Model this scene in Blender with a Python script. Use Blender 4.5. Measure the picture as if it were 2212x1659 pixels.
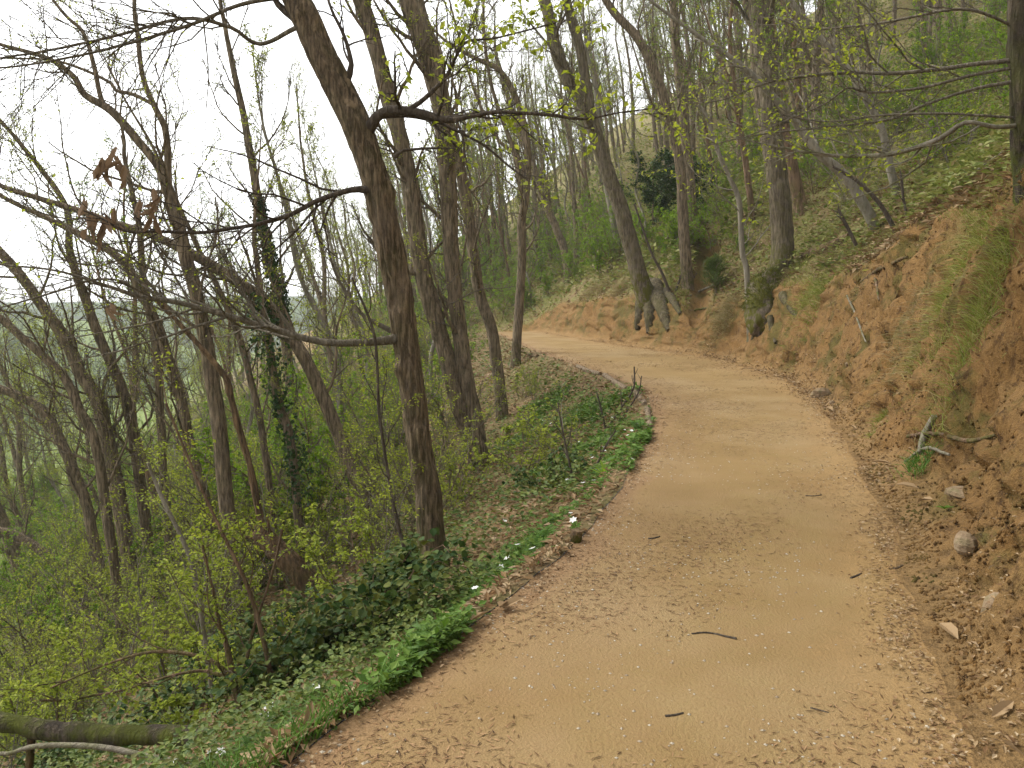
import bpy, math, random
import numpy as np

# ------------------------------------------------------------------ camera, world, sun, exposure
for o in list(bpy.data.objects):
    bpy.data.objects.remove(o)
scene = bpy.context.scene
COL = scene.collection
EYE, PITCH, FPX = 1.6, math.radians(5.92), 1736.0      # eye height, downward pitch, focal length in 2212-px units
cam_data = bpy.data.cameras.new('camera')
cam_data.sensor_width = 36.0
cam_data.lens = 36.0 * FPX / 2212.0
cam_data.clip_start, cam_data.clip_end = 0.05, 3000.0
cam = bpy.data.objects.new('camera', cam_data)
COL.objects.link(cam)
cam.location = (0, 0, EYE)
cam.rotation_euler = (math.pi / 2 - PITCH, 0, 0)
scene.camera = cam

SUN_EL, SUN_ROT = math.radians(50), math.radians(-60)
world = bpy.data.worlds.new('World')
scene.world = world
world.use_nodes = True
wn, wl = world.node_tree.nodes, world.node_tree.links
wn.clear()
sky = wn.new('ShaderNodeTexSky')
sky.sky_type = 'NISHITA'
sky.sun_disc = False
sky.sun_elevation, sky.sun_rotation = SUN_EL, SUN_ROT
sky.air_density, sky.dust_density, sky.ozone_density = 1.0, 1.5, 1.0
hs = wn.new('ShaderNodeHueSaturation')
hs.inputs['Saturation'].default_value = 0.06            # thin white overcast
bg = wn.new('ShaderNodeBackground')
bg.inputs['Strength'].default_value = 0.15
wo = wn.new('ShaderNodeOutputWorld')
wl.new(sky.outputs[0], hs.inputs['Color'])
wl.new(hs.outputs[0], bg.inputs['Color'])
wl.new(bg.outputs[0], wo.inputs['Surface'])

sun_data = bpy.data.lights.new('sun', 'SUN')
sun_data.energy, sun_data.angle, sun_data.color = 1.3, math.radians(25), (1.0, 0.94, 0.85)
sun = bpy.data.objects.new('sun', sun_data)
COL.objects.link(sun)
# Nishita: rotation 0 puts the sun towards +Y, positive turns clockwise seen from above
sdir = np.array([math.sin(SUN_ROT) * math.cos(SUN_EL), math.cos(SUN_ROT) * math.cos(SUN_EL), math.sin(SUN_EL)])
from mathutils import Vector
sun.rotation_euler = Vector(-sdir).to_track_quat('-Z', 'Y').to_euler()

scene.view_settings.view_transform = 'Standard'
scene.view_settings.look = 'None'
scene.view_settings.gamma = 1.0
scene.view_settings.use_curve_mapping = False
scene.view_settings.exposure = 1.35
scene.cycles.max_bounces = 5
scene.cycles.diffuse_bounces = 2
scene.cycles.volume_bounces = 1
scene.cycles.transmission_bounces = 4
scene.cycles.transparent_max_bounces = 8

RNG = np.random.default_rng(7)
random.seed(7)

# ------------------------------------------------------------------ small helpers
def sstep(a, b, x):
    t = np.clip((np.asarray(x, float) - a) / (b - a), 0, 1)
    return t * t * (3 - 2 * t)

def _hash(ix, iy, seed):
    h = (ix.astype(np.int64) * 374761393 + iy.astype(np.int64) * 668265263 + seed * 974711) & 0xffffffff
    h = ((h ^ (h >> 13)) * 1274126177) & 0xffffffff
    return ((h ^ (h >> 16)) & 0xffffff) / float(0xffffff)

def vnoise(x, y, seed=0):
    x, y = np.broadcast_arrays(np.asarray(x, float), np.asarray(y, float))
    x0, y0 = np.floor(x), np.floor(y)
    fx, fy = x - x0, y - y0
    fx, fy = fx * fx * (3 - 2 * fx), fy * fy * (3 - 2 * fy)
    a, b = _hash(x0, y0, seed), _hash(x0 + 1, y0, seed)
    c, d = _hash(x0, y0 + 1, seed), _hash(x0 + 1, y0 + 1, seed)
    return (a + (b - a) * fx) * (1 - fy) + (c + (d - c) * fx) * fy

def fbm(x, y, seed=0, octv=4):
    s, a, t = 0, 1.0, 0
    for i in range(octv):
        s = s + a * vnoise(np.asarray(x) * 2 ** i, np.asarray(y) * 2 ** i, seed + i * 17)
        t += a
        a *= 0.5
    return s / t - 0.5

def nrm(v):
    return v / np.maximum(np.linalg.norm(v, axis=-1, keepdims=True), 1e-9)

def ray(px, py):
    cx, cy = (px - 1106.0) / FPX, (829.5 - py) / FPX
    cp, sp = math.cos(PITCH), math.sin(PITCH)
    return np.array([cx, cp + cy * sp, cy * cp - sp])

def at(px, py, Y):
    """the point of the place that stands Y metres ahead under a picture position"""
    d = ray(px, py)
    return np.array([0, 0, EYE]) + d * (Y / d[1])

def px_size(w, Y):
    return w / FPX * Y * 1.02

class Geo:
    """collects vertices and faces; build() links them as one mesh object"""
    def __init__(self):
        self.v, self.f, self.n = [], [], 0
    def add(self, V, F):
        V = np.asarray(V, float).reshape(-1, 3)
        F = np.asarray(F, np.int64)
        self.v.append(V)
        self.f.append(F + self.n)
        self.n += len(V)
        return self
    def mesh(self, name, mats, smooth=True, origin=None, attrs=None):
        V = np.concatenate(self.v) if self.v else np.zeros((0, 3))
        if origin is not None:
            V = V - np.asarray(origin, float)
        me = bpy.data.meshes.new(name)
        loops = np.concatenate([f.ravel() for f in self.f])
        sizes = np.concatenate([np.full(len(f), f.shape[1]) for f in self.f])
        starts = np.concatenate([[0], np.cumsum(sizes)[:-1]])
        me.vertices.add(len(V))
        me.vertices.foreach_set('co', V.astype(np.float32).ravel())
        me.loops.add(len(loops))
        me.loops.foreach_set('vertex_index', loops.astype(np.int32))
        me.polygons.add(len(sizes))
        me.polygons.foreach_set('loop_start', starts.astype(np.int32))
        me.polygons.foreach_set('loop_total', sizes.astype(np.int32))
        me.polygons.foreach_set('use_smooth', np.full(len(sizes), smooth))
        for k, a in (attrs or {}).items():
            at_ = me.attributes.new(k, 'FLOAT', 'POINT')
            at_.data.foreach_set('value', np.asarray(a, np.float32))
        me.update(calc_edges=True)
        me.validate()
        for m in (mats if isinstance(mats, (list, tuple)) else [mats]):
            me.materials.append(m)
        return me
    def build(self, name, mats, parent=None, smooth=True, origin=None, attrs=None):
        return link(name, self.mesh(name, mats, smooth, origin, attrs), parent)

def link(name, data, parent=None, loc=None):
    o = bpy.data.objects.new(name, data)
    COL.objects.link(o)
    if parent is not None:
        o.parent = parent
    if loc is not None:
        o.location = loc
    return o

def tag(o, label, cat, group=None):
    o['label'], o['category'] = label, cat
    if group:
        o['group'] = group
    return o

def thing(name, label, cat, loc, group=None):
    return tag(link(name, None, None, loc), label, cat, group)

def copy_tree(root, loc, rotz=0.0, scale=1.0, tilt=(0, 0)):
    r = root.copy()
    COL.objects.link(r)
    r.location = loc
    r.rotation_euler = (tilt[0], tilt[1], rotz)
    r.scale = (scale,) * 3
    for ch in list(root.children):
        c = ch.copy()
        COL.objects.link(c)
        c.parent = r
        for g in list(ch.children):
            d = g.copy()
            COL.objects.link(d)
            d.parent = c
    return r

def tubes(geo, P, R, ns, cap=False):
    """P (N,k,3) polylines with radii R (N,k)"""
    P, R = np.asarray(P, float), np.asarray(R, float)
    N, k, _ = P.shape
    if N == 0:
        return
    T = nrm(np.gradient(P, axis=1))
    avg = nrm(P[:, -1] - P[:, 0])
    ref = np.where(np.abs(avg[:, 2:3]) > 0.75, np.array([[1.0, 0.1, 0]]), np.array([[0.05, 0, 1.0]]))
    S = nrm(np.cross(T, ref[:, None, :]))
    B = np.cross(S, T)
    a = np.arange(ns) / ns * 2 * math.pi
    V = P[:, :, None, :] + R[:, :, None, None] * (S[:, :, None, :] * np.cos(a)[None, None, :, None] + B[:, :, None, :] * np.sin(a)[None, None, :, None])
    V = V.reshape(-1, 3)
    i = np.arange(N)[:, None, None] * k * ns
    j = np.arange(k - 1)[None, :, None] * ns
    q = np.arange(ns)[None, None, :]
    q2 = (q + 1) % ns
    F = np.stack([i + j + q, i + j + q2, i + j + ns + q2, i + j + ns + q], -1).reshape(-1, 4)
    geo.add(V, F)
    if cap:
        for n in range(N):
            for e in (0, k - 1):
                base = (n * k + e) * ns
                c = V[base:base + ns]
                geo.add(np.concatenate([c, c.mean(0)[None]]), [[ns, (m + 1) % ns, m] if e == 0 else [ns, m, (m + 1) % ns] for m in range(ns)])

def leaves(geo, pos, d, n, L, W, fold=0.25):
    """folded pointed leaves: pos,d,n (N,3), L,W (N,)"""
    N = len(pos)
    if N == 0:
        return
    d, n = nrm(d), nrm(n)
    s = nrm(np.cross(d, n))
    n = np.cross(s, d)
    L, W = np.broadcast_to(L, (N,))[:, None], np.broadcast_to(W, (N,))[:, None]
    a = pos
    b = pos + d * L * 0.45 + s * W * 0.5 + n * W * fold
    c = pos + d * L
    e = pos + d * L * 0.45 - s * W * 0.5 + n * W * fold
    V = np.stack([a, b, c, e], 1).reshape(-1, 3)
    i = np.arange(N)[:, None] * 4
    geo.add(V, np.concatenate([i + [0, 1, 2], i + [0, 2, 3]]))

def big_leaves(geo, pos, d, n, L, W, fold=0.2, curl=0.15, round_=False):
    """larger leaves with a midrib and a curved blade (10 triangles each)"""
    N = len(pos)
    d, n = nrm(d), nrm(n)
    s = nrm(np.cross(d, n))
    n = np.cross(s, d)
    L, W = np.broadcast_to(L, (N,))[:, None], np.broadcast_to(W, (N,))[:, None]
    def p(t, w):
        return pos + d * L * t + s * W * w + n * (W * fold * abs(w) * 2 - L * curl * t * t)
    ws = (0.46, 0.5) if round_ else (0.4, 0.42)
    ts = (0.25, 0.62) if round_ else (0.3, 0.66)
    V = np.stack([p(0, 0), p(ts[0], 0), p(ts[1], 0), p(1, 0), p(ts[0], ws[0]), p(ts[1], ws[1]), p(ts[0], -ws[0]), p(ts[1], -ws[1])], 1).reshape(-1, 3)
    i = np.arange(N)[:, None] * 8
    geo.add(V, np.concatenate([i + [0, 4, 1], i + [1, 5, 2], i + [1, 4, 5], i + [2, 5, 3], i + [0, 1, 6], i + [1, 2, 7], i + [1, 7, 6], i + [2, 3, 7]]))

def rnd_dirs(N, rng, zmul=1.0):
    v = rng.normal(size=(N, 3))
    v[:, 2] *= zmul
    return nrm(v)

def spline(pts, step):
    """Catmull-Rom through rows of pts (any columns), resampled about every `step` metres"""
    pts = np.asarray(pts, float)
    p = np.concatenate([[2 * pts[0] - pts[1]], pts, [2 * pts[-1] - pts[-2]]])
    out = []
    for i in range(1, len(p) - 2):
        m = max(2, int(np.linalg.norm(p[i + 1, :3] - p[i, :3]) / step))
        t = np.arange(m)[:, None] / m
        a, b, c, d = p[i - 1], p[i], p[i + 1], p[i + 2]
        out.append(0.5 * (2 * b + (c - a) * t + (2 * a - 5 * b + 4 * c - d) * t ** 2 + (-a + 3 * b - 3 * c + d) * t ** 3))
    out.append(pts[-1:])
    return np.concatenate(out)
# ------------------------------------------------------------------ materials
class NT:
    def __init__(self, name):
        self.m = bpy.data.materials.new(name)
        self.m.use_nodes = True
        self.t = self.m.node_tree
        self.t.nodes.clear()
        self.out = self.t.nodes.new('ShaderNodeOutputMaterial')
    def n(self, typ, **kw):
        nd = self.t.nodes.new(typ)
        for k, v in kw.items():
            if k in nd.inputs.keys():
                s = nd.inputs[k]
                if hasattr(v, 'is_output') or isinstance(v, bpy.types.NodeSocket):
                    self.t.links.new(v, s)
                else:
                    s.default_value = v
            else:
                setattr(nd, k, v)
        return nd
    def l(self, a, b):
        self.t.links.new(a, b)
    def coords(self, kind='Object', scale=(1, 1, 1)):
        tc = self.n('ShaderNodeTexCoord')
        mp = self.n('ShaderNodeMapping')
        mp.inputs['Scale'].default_value = scale
        self.l(tc.outputs[kind], mp.inputs['Vector'])
        return mp.outputs[0]
    def noise(self, vec, scale, detail=5, rough=0.6, lo=0.3, hi=0.7):
        nz = self.n('ShaderNodeTexNoise', Scale=scale, Detail=detail, Roughness=rough)
        self.l(vec, nz.inputs['Vector'])
        mr = self.n('ShaderNodeMapRange')
        mr.inputs['From Min'].default_value, mr.inputs['From Max'].default_value = lo, hi
        self.l(nz.outputs['Fac'], mr.inputs['Value'])
        return mr.outputs[0]
    def mix(self, fac, a, b):
        mx = self.n('ShaderNodeMix', data_type='RGBA')
        for v, i in ((fac, 0), (a, 6), (b, 7)):
            if isinstance(v, bpy.types.NodeSocket):
                self.l(v, mx.inputs[i])
            else:
                mx.inputs[i].default_value = (*v, 1) if isinstance(v, tuple) else v
        return mx.outputs[2]
    def math(self, op, a, b=None):
        m = self.n('ShaderNodeMath', operation=op)
        for i, v in enumerate((a, b)):
            if v is None:
                continue
            if isinstance(v, bpy.types.NodeSocket):
                self.l(v, m.inputs[i])
            else:
                m.inputs[i].default_value = v
        return m.outputs[0]
    def finish(self, col, rough=0.9, bump=None, strength=0.5, dist=0.02, spec=0.2):
        b = self.n('ShaderNodeBsdfPrincipled')
        if isinstance(col, bpy.types.NodeSocket):
            self.l(col, b.inputs['Base Color'])
        else:
            b.inputs['Base Color'].default_value = (*col, 1)
        b.inputs['Roughness'].default_value = rough
        b.inputs['Specular IOR Level'].default_value = spec
        if bump is not None:
            bp = self.n('ShaderNodeBump')
            bp.inputs['Strength'].default_value, bp.inputs['Distance'].default_value = strength, dist
            self.l(bump, bp.inputs['Height'])
            self.l(bp.outputs[0], b.inputs['Normal'])
        self.l(b.outputs[0], self.out.inputs['Surface'])
        return self.m

def bark_mat(name, dark, light, moss=0.0, moss_h=1.0, fiss=26.0, moss_col=(0.075, 0.085, 0.012)):
    t = NT(name)
    v = t.coords('Object', (1, 1, 0.13))
    f = t.noise(v, fiss, 6, 0.65, 0.40, 0.60)
    v2 = t.coords('Object')
    big = t.noise(v2, 2.2, 4, 0.6)
    fine = t.noise(v2, 60, 3, 0.6)
    c = t.mix(f, dark, light)
    c = t.mix(t.math('MULTIPLY', big, 0.45), c, tuple(x * 0.75 + 0.02 for x in light))
    c = t.mix(t.math('MULTIPLY', fine, 0.25), c, dark)
    if moss > 0:
        sep = t.n('ShaderNodeSeparateXYZ')
        t.l(t.coords('Object'), sep.inputs[0])
        mr = t.n('ShaderNodeMapRange')
        mr.inputs['From Min'].default_value, mr.inputs['From Max'].default_value = moss_h, 0.0
        t.l(sep.outputs['Z'], mr.inputs['Value'])
        mm = t.math('MULTIPLY', t.noise(v2, 5, 5, 0.65, 0.42, 0.6), moss)
        fac = t.math('MINIMUM', t.math('MULTIPLY', t.math('ADD', mr.outputs[0], 0.18), mm), 0.92)
        c = t.mix(fac, c, moss_col)
    h = t.math('ADD', f, t.math('MULTIPLY', fine, 0.3))
    return t.finish(c, 0.93, h, 1.0, 0.016, 0.15)

def leaf_mat(name, cols, trans=0.35, rough=0.6, spec=0.25):
    """every leaf takes its own tone between three colours; thin blades let some light through"""
    t = NT(name)
    g = t.n('ShaderNodeNewGeometry')
    r = g.outputs['Random Per Island']
    ramp = t.n('ShaderNodeValToRGB')
    ramp.color_ramp.elements[0].color = (*cols[0], 1)
    ramp.color_ramp.elements[1].color = (*cols[-1], 1)
    for i, c in enumerate(cols[1:-1]):
        e = ramp.color_ramp.elements.new((i + 1) / (len(cols) - 1))
        e.color = (*c, 1)
    t.l(r, ramp.inputs[0])
    b = t.n('ShaderNodeBsdfPrincipled')
    b.inputs['Roughness'].default_value = rough
    b.inputs['Specular IOR Level'].default_value = spec
    t.l(ramp.outputs[0], b.inputs['Base Color'])
    if trans > 0:
        tr = t.n('ShaderNodeBsdfTranslucent')
        t.l(ramp.outputs[0], tr.inputs['Color'])
        ms = t.n('ShaderNodeMixShader')
        ms.inputs[0].default_value = trans
        t.l(b.outputs[0], ms.inputs[1])
        t.l(tr.outputs[0], ms.inputs[2])
        t.l(ms.outputs[0], t.out.inputs['Surface'])
    else:
        t.l(b.outputs[0], t.out.inputs['Surface'])
    return t.m

M = {}
M['bark'] = bark_mat('chestnut_bark', (0.05, 0.038, 0.026), (0.31, 0.235, 0.155), 0.8, 0.9)
M['bark_main'] = bark_mat('old_chestnut_bark', (0.036, 0.026, 0.017), (0.30, 0.22, 0.14), 1.0, 0.75, 34)
M['bark_dark'] = bark_mat('dark_rough_bark', (0.022, 0.017, 0.012), (0.11, 0.085, 0.06), 0.8, 1.2, 24)
M['bark_grey'] = bark_mat('grey_smooth_bark', (0.15, 0.13, 0.095), (0.31, 0.275, 0.215), 0.5, 0.6, 10)
M['bark_moss'] = bark_mat('mossy_bark', (0.06, 0.047, 0.032), (0.24, 0.195, 0.135), 1.5, 1.3, 20, (0.10, 0.10, 0.014))
M['bark_red'] = bark_mat('reddish_bark', (0.08, 0.05, 0.03), (0.27, 0.175, 0.11), 0.8, 0.9, 16)
M['root_bark'] = bark_mat('mossy_root_bark', (0.035, 0.028, 0.017), (0.15, 0.12, 0.07), 0.35, 0.5, 14, (0.07, 0.07, 0.014))
M['twig'] = bark_mat('twig_bark', (0.12, 0.10, 0.07), (0.27, 0.235, 0.175), 0, 1, 30)
M['twig_dark'] = bark_mat('dark_twig_bark', (0.06, 0.046, 0.034), (0.15, 0.12, 0.09), 0, 1, 30)
M['twig_mid'] = bark_mat('crown_twig_bark', (0.085, 0.068, 0.047), (0.20, 0.165, 0.12), 0, 1, 30)
M['deadwood'] = bark_mat('rotten_wood', (0.045, 0.03, 0.018), (0.22, 0.14, 0.075), 0.5, 0.6, 18)
M['palewood'] = bark_mat('bleached_wood', (0.12, 0.085, 0.05), (0.33, 0.25, 0.165), 0, 1, 24)
M['spring'] = leaf_mat('spring_leaf', [(0.22, 0.27, 0.02), (0.31, 0.36, 0.03), (0.40, 0.43, 0.05)], 0.5)
M['spring2'] = leaf_mat('fresh_shrub_leaf', [(0.17, 0.225, 0.02), (0.27, 0.33, 0.035), (0.38, 0.42, 0.06)], 0.5)
M['bright'] = leaf_mat('bright_green_leaf', [(0.12, 0.22, 0.012), (0.18, 0.29, 0.02), (0.24, 0.34, 0.03)], 0.5)
M['herb'] = leaf_mat('anemone_leaf', [(0.055, 0.12, 0.014), (0.095, 0.18, 0.02), (0.15, 0.23, 0.035)], 0.35)
M['cover'] = leaf_mat('ground_cover_leaf', [(0.045, 0.08, 0.013), (0.08, 0.12, 0.02), (0.14, 0.18, 0.03), (0.10, 0.10, 0.02)], 0.25)
M['bramble'] = leaf_mat('bramble_leaf', [(0.022, 0.05, 0.012), (0.035, 0.07, 0.015), (0.06, 0.10, 0.02), (0.12, 0.13, 0.02), (0.04, 0.07, 0.02)], 0.25, 0.6, 0.15)
M['ever'] = leaf_mat('evergreen_leaf', [(0.022, 0.046, 0.014), (0.04, 0.075, 0.02), (0.065, 0.10, 0.025)], 0.2, 0.5, 0.2)
M['juniper'] = leaf_mat('juniper_needle', [(0.06, 0.10, 0.015), (0.095, 0.135, 0.022)], 0.15)
M['litter'] = leaf_mat('dead_leaf', [(0.13, 0.07, 0.03), (0.22, 0.14, 0.065), (0.33, 0.24, 0.135), (0.19, 0.105, 0.045), (0.40, 0.31, 0.195)], 0.12, 0.8, 0.15)
M['withered'] = leaf_mat('withered_leaf', [(0.14, 0.09, 0.052), (0.23, 0.155, 0.095), (0.17, 0.105, 0.058)], 0.25, 0.75, 0.15)
M['chips'] = leaf_mat('wood_chip', [(0.04, 0.022, 0.012), (0.10, 0.055, 0.025), (0.20, 0.11, 0.05), (0.34, 0.21, 0.11), (0.07, 0.04, 0.02)], 0, 0.85, 0.15)
M['pebble'] = leaf_mat('path_pebble', [(0.30, 0.25, 0.18), (0.42, 0.38, 0.30), (0.22, 0.16, 0.10)], 0, 0.8, 0.2)
M['grass'] = leaf_mat('bank_grass', [(0.12, 0.165, 0.02), (0.19, 0.235, 0.035), (0.27, 0.28, 0.06), (0.34, 0.285, 0.12)], 0.3)
M['grass_green'] = leaf_mat('lush_grass', [(0.05, 0.12, 0.015), (0.085, 0.18, 0.022), (0.13, 0.225, 0.035)], 0.35)
M['drygrass'] = leaf_mat('dry_grass', [(0.24, 0.18, 0.075), (0.34, 0.265, 0.13), (0.20, 0.19, 0.06)], 0.25)
M['hill_herb'] = leaf_mat('hillside_herb', [(0.10, 0.13, 0.025), (0.16, 0.19, 0.04), (0.23, 0.24, 0.065), (0.20, 0.16, 0.07)], 0.35)
M['fern'] = leaf_mat('fern_frond', [(0.075, 0.17, 0.02), (0.11, 0.215, 0.03)], 0.35)
M['petal'] = leaf_mat('white_petal', [(0.78, 0.78, 0.76), (0.83, 0.83, 0.8)], 0.25)
M['stem'] = NT('green_stem').finish((0.07, 0.11, 0.03), 0.6)
M['farleaf'] = leaf_mat('far_wood_leaf', [(0.09, 0.13, 0.035), (0.12, 0.135, 0.06), (0.15, 0.20, 0.045), (0.11, 0.105, 0.06)], 0.2)

def stone_mat():
    t = NT('weathered_stone')
    v = t.coords('Object')
    c = t.mix(t.noise(v, 6), (0.15, 0.095, 0.05), (0.29, 0.22, 0.14))
    c = t.mix(t.math('MULTIPLY', t.noise(v, 14, 4, 0.6, 0.5, 0.7), 0.5), c, (0.09, 0.10, 0.03))
    return t.finish(c, 0.9, t.noise(v, 25), 0.5, 0.02)
M['stone'] = stone_mat()

def slope_mat():
    t = NT('forest_floor')
    v = t.coords('Object')
    a, b = t.noise(v, 0.9, 6, 0.65), t.noise(v, 9, 6, 0.7)
    c = t.mix(b, (0.09, 0.055, 0.03), (0.22, 0.135, 0.072))
    c = t.mix(t.math('MULTIPLY', a, 0.65), c, (0.10, 0.115, 0.025))
    at_ = t.n('ShaderNodeAttribute', attribute_name='meadow')
    g = t.mix(t.noise(v, 0.05, 6, 0.7), (0.10, 0.15, 0.03), (0.18, 0.23, 0.05))
    c = t.mix(at_.outputs['Fac'], c, g)
    return t.finish(c, 0.95, b, 0.6, 0.05)
M['floor'] = slope_mat()

def far_mat():
    t = NT('far_woodland')
    v = t.coords('Object')
    c = t.mix(t.noise(v, 0.035, 6, 0.75), (0.045, 0.055, 0.035), (0.10, 0.115, 0.06))
    c = t.mix(t.noise(v, 0.012, 4, 0.6, .45, .6), c, (0.10, 0.14, 0.045))
    return t.finish(c, 0.95, t.noise(v, 0.1, 5, 0.7), 1.0, 3.0)
M['far'] = far_mat()

def bank_mat():
    t = NT('clay_bank')
    v = t.coords('Object')
    vs = t.coords('Object', (1.4, 1.4, 0.5))
    a, b = t.noise(vs, 1.6, 6, 0.65), t.noise(vs, 11, 6, 0.75)
    fine = t.noise(v, 55, 4, 0.7)
    at_ = t.n('ShaderNodeAttribute', attribute_name='turf')
    c = t.mix(b, (0.11, 0.055, 0.018), (0.26, 0.138, 0.043))
    c = t.mix(t.math('MULTIPLY', a, 0.55), c, (0.19, 0.125, 0.05))
    c = t.mix(t.math('MULTIPLY', fine, 0.35), c, (0.36, 0.215, 0.078))
    mo = t.math('MULTIPLY', t.noise(v, 1.1, 6, 0.75, 0.49, 0.60), 0.8)
    c = t.mix(mo, c, (0.095, 0.085, 0.02))
    turf = t.mix(t.noise(v, 8, 6, 0.7), (0.12, 0.075, 0.038), (0.27, 0.19, 0.095))
    turf = t.mix(t.math('MULTIPLY', t.noise(v, 1.3, 5, 0.6), 0.8), turf, (0.15, 0.18, 0.04))
    c = t.mix(at_.outputs['Fac'], c, turf)
    cr = t.noise(t.coords('Object', (2.2, 2.2, 0.9)), 5, 6, 0.8, 0.33, 0.47)
    c = t.mix(cr, (0.085, 0.045, 0.02), c)
    ft = t.n('ShaderNodeAttribute', attribute_name='foot')
    c = t.mix(ft.outputs['Fac'], c, t.mix(t.math('MULTIPLY', t.math('ADD', t.noise(v, 70, 4, 0.7), t.noise(v, 5, 6, 0.7)), 0.5), (0.15, 0.09, 0.036), (0.36, 0.225, 0.09)))
    h = t.math('ADD', t.math('ADD', b, t.math('MULTIPLY', fine, 0.5)), t.math('MULTIPLY', cr, 0.8))
    return t.finish(c, 0.95, h, 0.9, 0.022)
M['bank'] = bank_mat()

def path_mat():
    t = NT('trodden_earth')
    v = t.coords('Object')
    a, b, f = t.noise(v, 0.7, 5, 0.6), t.noise(v, 5, 6, 0.7), t.noise(v, 70, 4, 0.7)
    c = t.mix(a, (0.20, 0.139, 0.049), (0.305, 0.219, 0.086))
    c = t.mix(t.math('MULTIPLY', b, 0.55), c, (0.25, 0.155, 0.07))
    c = t.mix(t.math('MULTIPLY', t.noise(v, 0.35, 4, 0.6, .45, .65), 0.35), c, (0.37, 0.295, 0.185))
    c = t.mix(t.math('MULTIPLY', f, 0.45), c, (0.22, 0.125, 0.055))
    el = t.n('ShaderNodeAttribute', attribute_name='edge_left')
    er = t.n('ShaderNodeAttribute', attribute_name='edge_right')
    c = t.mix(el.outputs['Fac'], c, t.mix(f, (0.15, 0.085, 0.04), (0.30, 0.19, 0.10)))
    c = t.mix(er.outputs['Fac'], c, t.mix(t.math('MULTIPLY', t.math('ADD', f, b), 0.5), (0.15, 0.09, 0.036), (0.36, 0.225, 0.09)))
    h = t.math('ADD', t.math('MULTIPLY', b, 0.6), f)
    return t.finish(c, 0.95, h, 0.55, 0.012)
M['path'] = path_mat()
# ------------------------------------------------------------------ the lie of the land
def on_flat(px, py):
    d = ray(px, py)
    p = np.array([0, 0, EYE]) + d * (EYE / -d[2])
    return p[1], p[0]
PL = [(570, 1659), (800, 1500), (1080, 1300), (1250, 1160), (1340, 1050), (1390, 960), (1412, 890), (1398, 850), (1330, 815), (1250, 790), (1150, 755), (1110, 735), (1080, 722)]
PR = [(2085, 1659), (2030, 1500), (1980, 1300), (1918, 1150), (1862, 1040), (1820, 950), (1765, 870), (1685, 820), (1560, 781), (1480, 768), (1300, 742), (1190, 722), (1150, 715)]
def edge_table(pts, behind, beyond):
    t = [on_flat(*p) for p in pts]
    return np.array(behind + t + beyond)
EL = edge_table(PL, [(-9, -6.2), (-3, -3.4), (0, -2.0)], [(44, -1.9), (50, -5.2), (58, -11), (70, -18), (90, -25), (150, -40), (430, -85)])
ER = edge_table(PR, [(-9, -3.2), (-3, -0.6), (0, 0.75)], [(50, -2.2), (58, -8), (70, -15), (90, -22), (150, -37), (430, -82)])
_yy = np.linspace(-9, 430, 8000)
def _smooth(tab):
    x = np.interp(_yy, tab[:, 0], tab[:, 1])
    k = np.hanning(23); k /= k.sum()
    return np.convolve(np.pad(x, 11, mode='edge'), k, 'valid')
_xl, _xr = _smooth(EL), _smooth(ER)
def eL(Y): return np.interp(Y, _yy, _xl) + 0.10 * fbm(np.asarray(Y) * 1.3, 0.5, 3)
def eR(Y): return np.interp(Y, _yy, _xr) + 0.22 * fbm(np.asarray(Y) * 1.1, 7.5, 4)
_dl = np.gradient(_xl, _yy)
def cosang(Y): return 1 / np.sqrt(1 + np.interp(Y, _yy, _dl) ** 2)

def fall(Y):
    """beyond the bend the path runs gently downhill"""
    return -np.minimum(0.10 * np.maximum(np.asarray(Y, float) - 42, 0), 5.0)

def zpath(Y, t):
    """t 0..1 from the left edge to the right one"""
    return fall(Y) + 0.018 * fbm(Y * 1.5, t * 3, 11) + 0.05 * fbm(Y * .25, t, 13) * sstep(0, .3, t) - 0.03 * sstep(0.15, 0, t) + 0.03 * sstep(.85, 1, t)

def bank_h(Y):
    h = np.interp(Y, [-9, 3, 8, 12, 17, 20, 24, 30, 40, 46, 100], [2.9, 2.9, 2.8, 2.5, 2.0, 1.8, 1.55, 1.6, 1.4, 0.25, 0.2])
    return h + 0.5 * fbm(Y * 0.8, 3.3, 21) * sstep(0, 3, h)

def zright(Y, u):
    c = cosang(Y)
    d = u * c
    hb = bank_h(Y)
    w = hb * (0.41 + 0.25 * fbm(Y * 0.9, 1.1, 23))
    tal = 0.34 + 0.3 * fbm(Y * 1.2, 2.2, 27)
    s = np.clip((d - tal * .75) / w, 0, 1)
    hf = 0.30 * tal
    face = hf * sstep(0, 1, d / np.maximum(tal, .05)) ** 1.4 + (hb - hf) * (0.25 * s + 0.75 * sstep(0.0, 1.03, s))
    w = w + tal * .75
    z = zpath(Y, 1.0) - fall(Y) + face + 0.58 * np.maximum(d - w, 0) + 0.38 * np.clip(d - w, 0, 3)
    # the little side track that climbs through a notch in the bank
    g = np.exp(-((Y - (23.2 + 1.7 * np.minimum(d, 4))) / 0.8) ** 2) * sstep(5, 2.5, d)
    z = z * (1 - g) + g * (0.03 + 0.80 * d)
    z = z + fall(Y) * sstep(60, 10, d)
    z = z + sstep(0.6, 1.6, d / w) * (0.30 * fbm(Y * 0.5, u * 0.5, 25) + 0.10 * fbm(Y * 2, u * 2, 26)) * np.minimum(1 + d * .02, 3)
    return z

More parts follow.
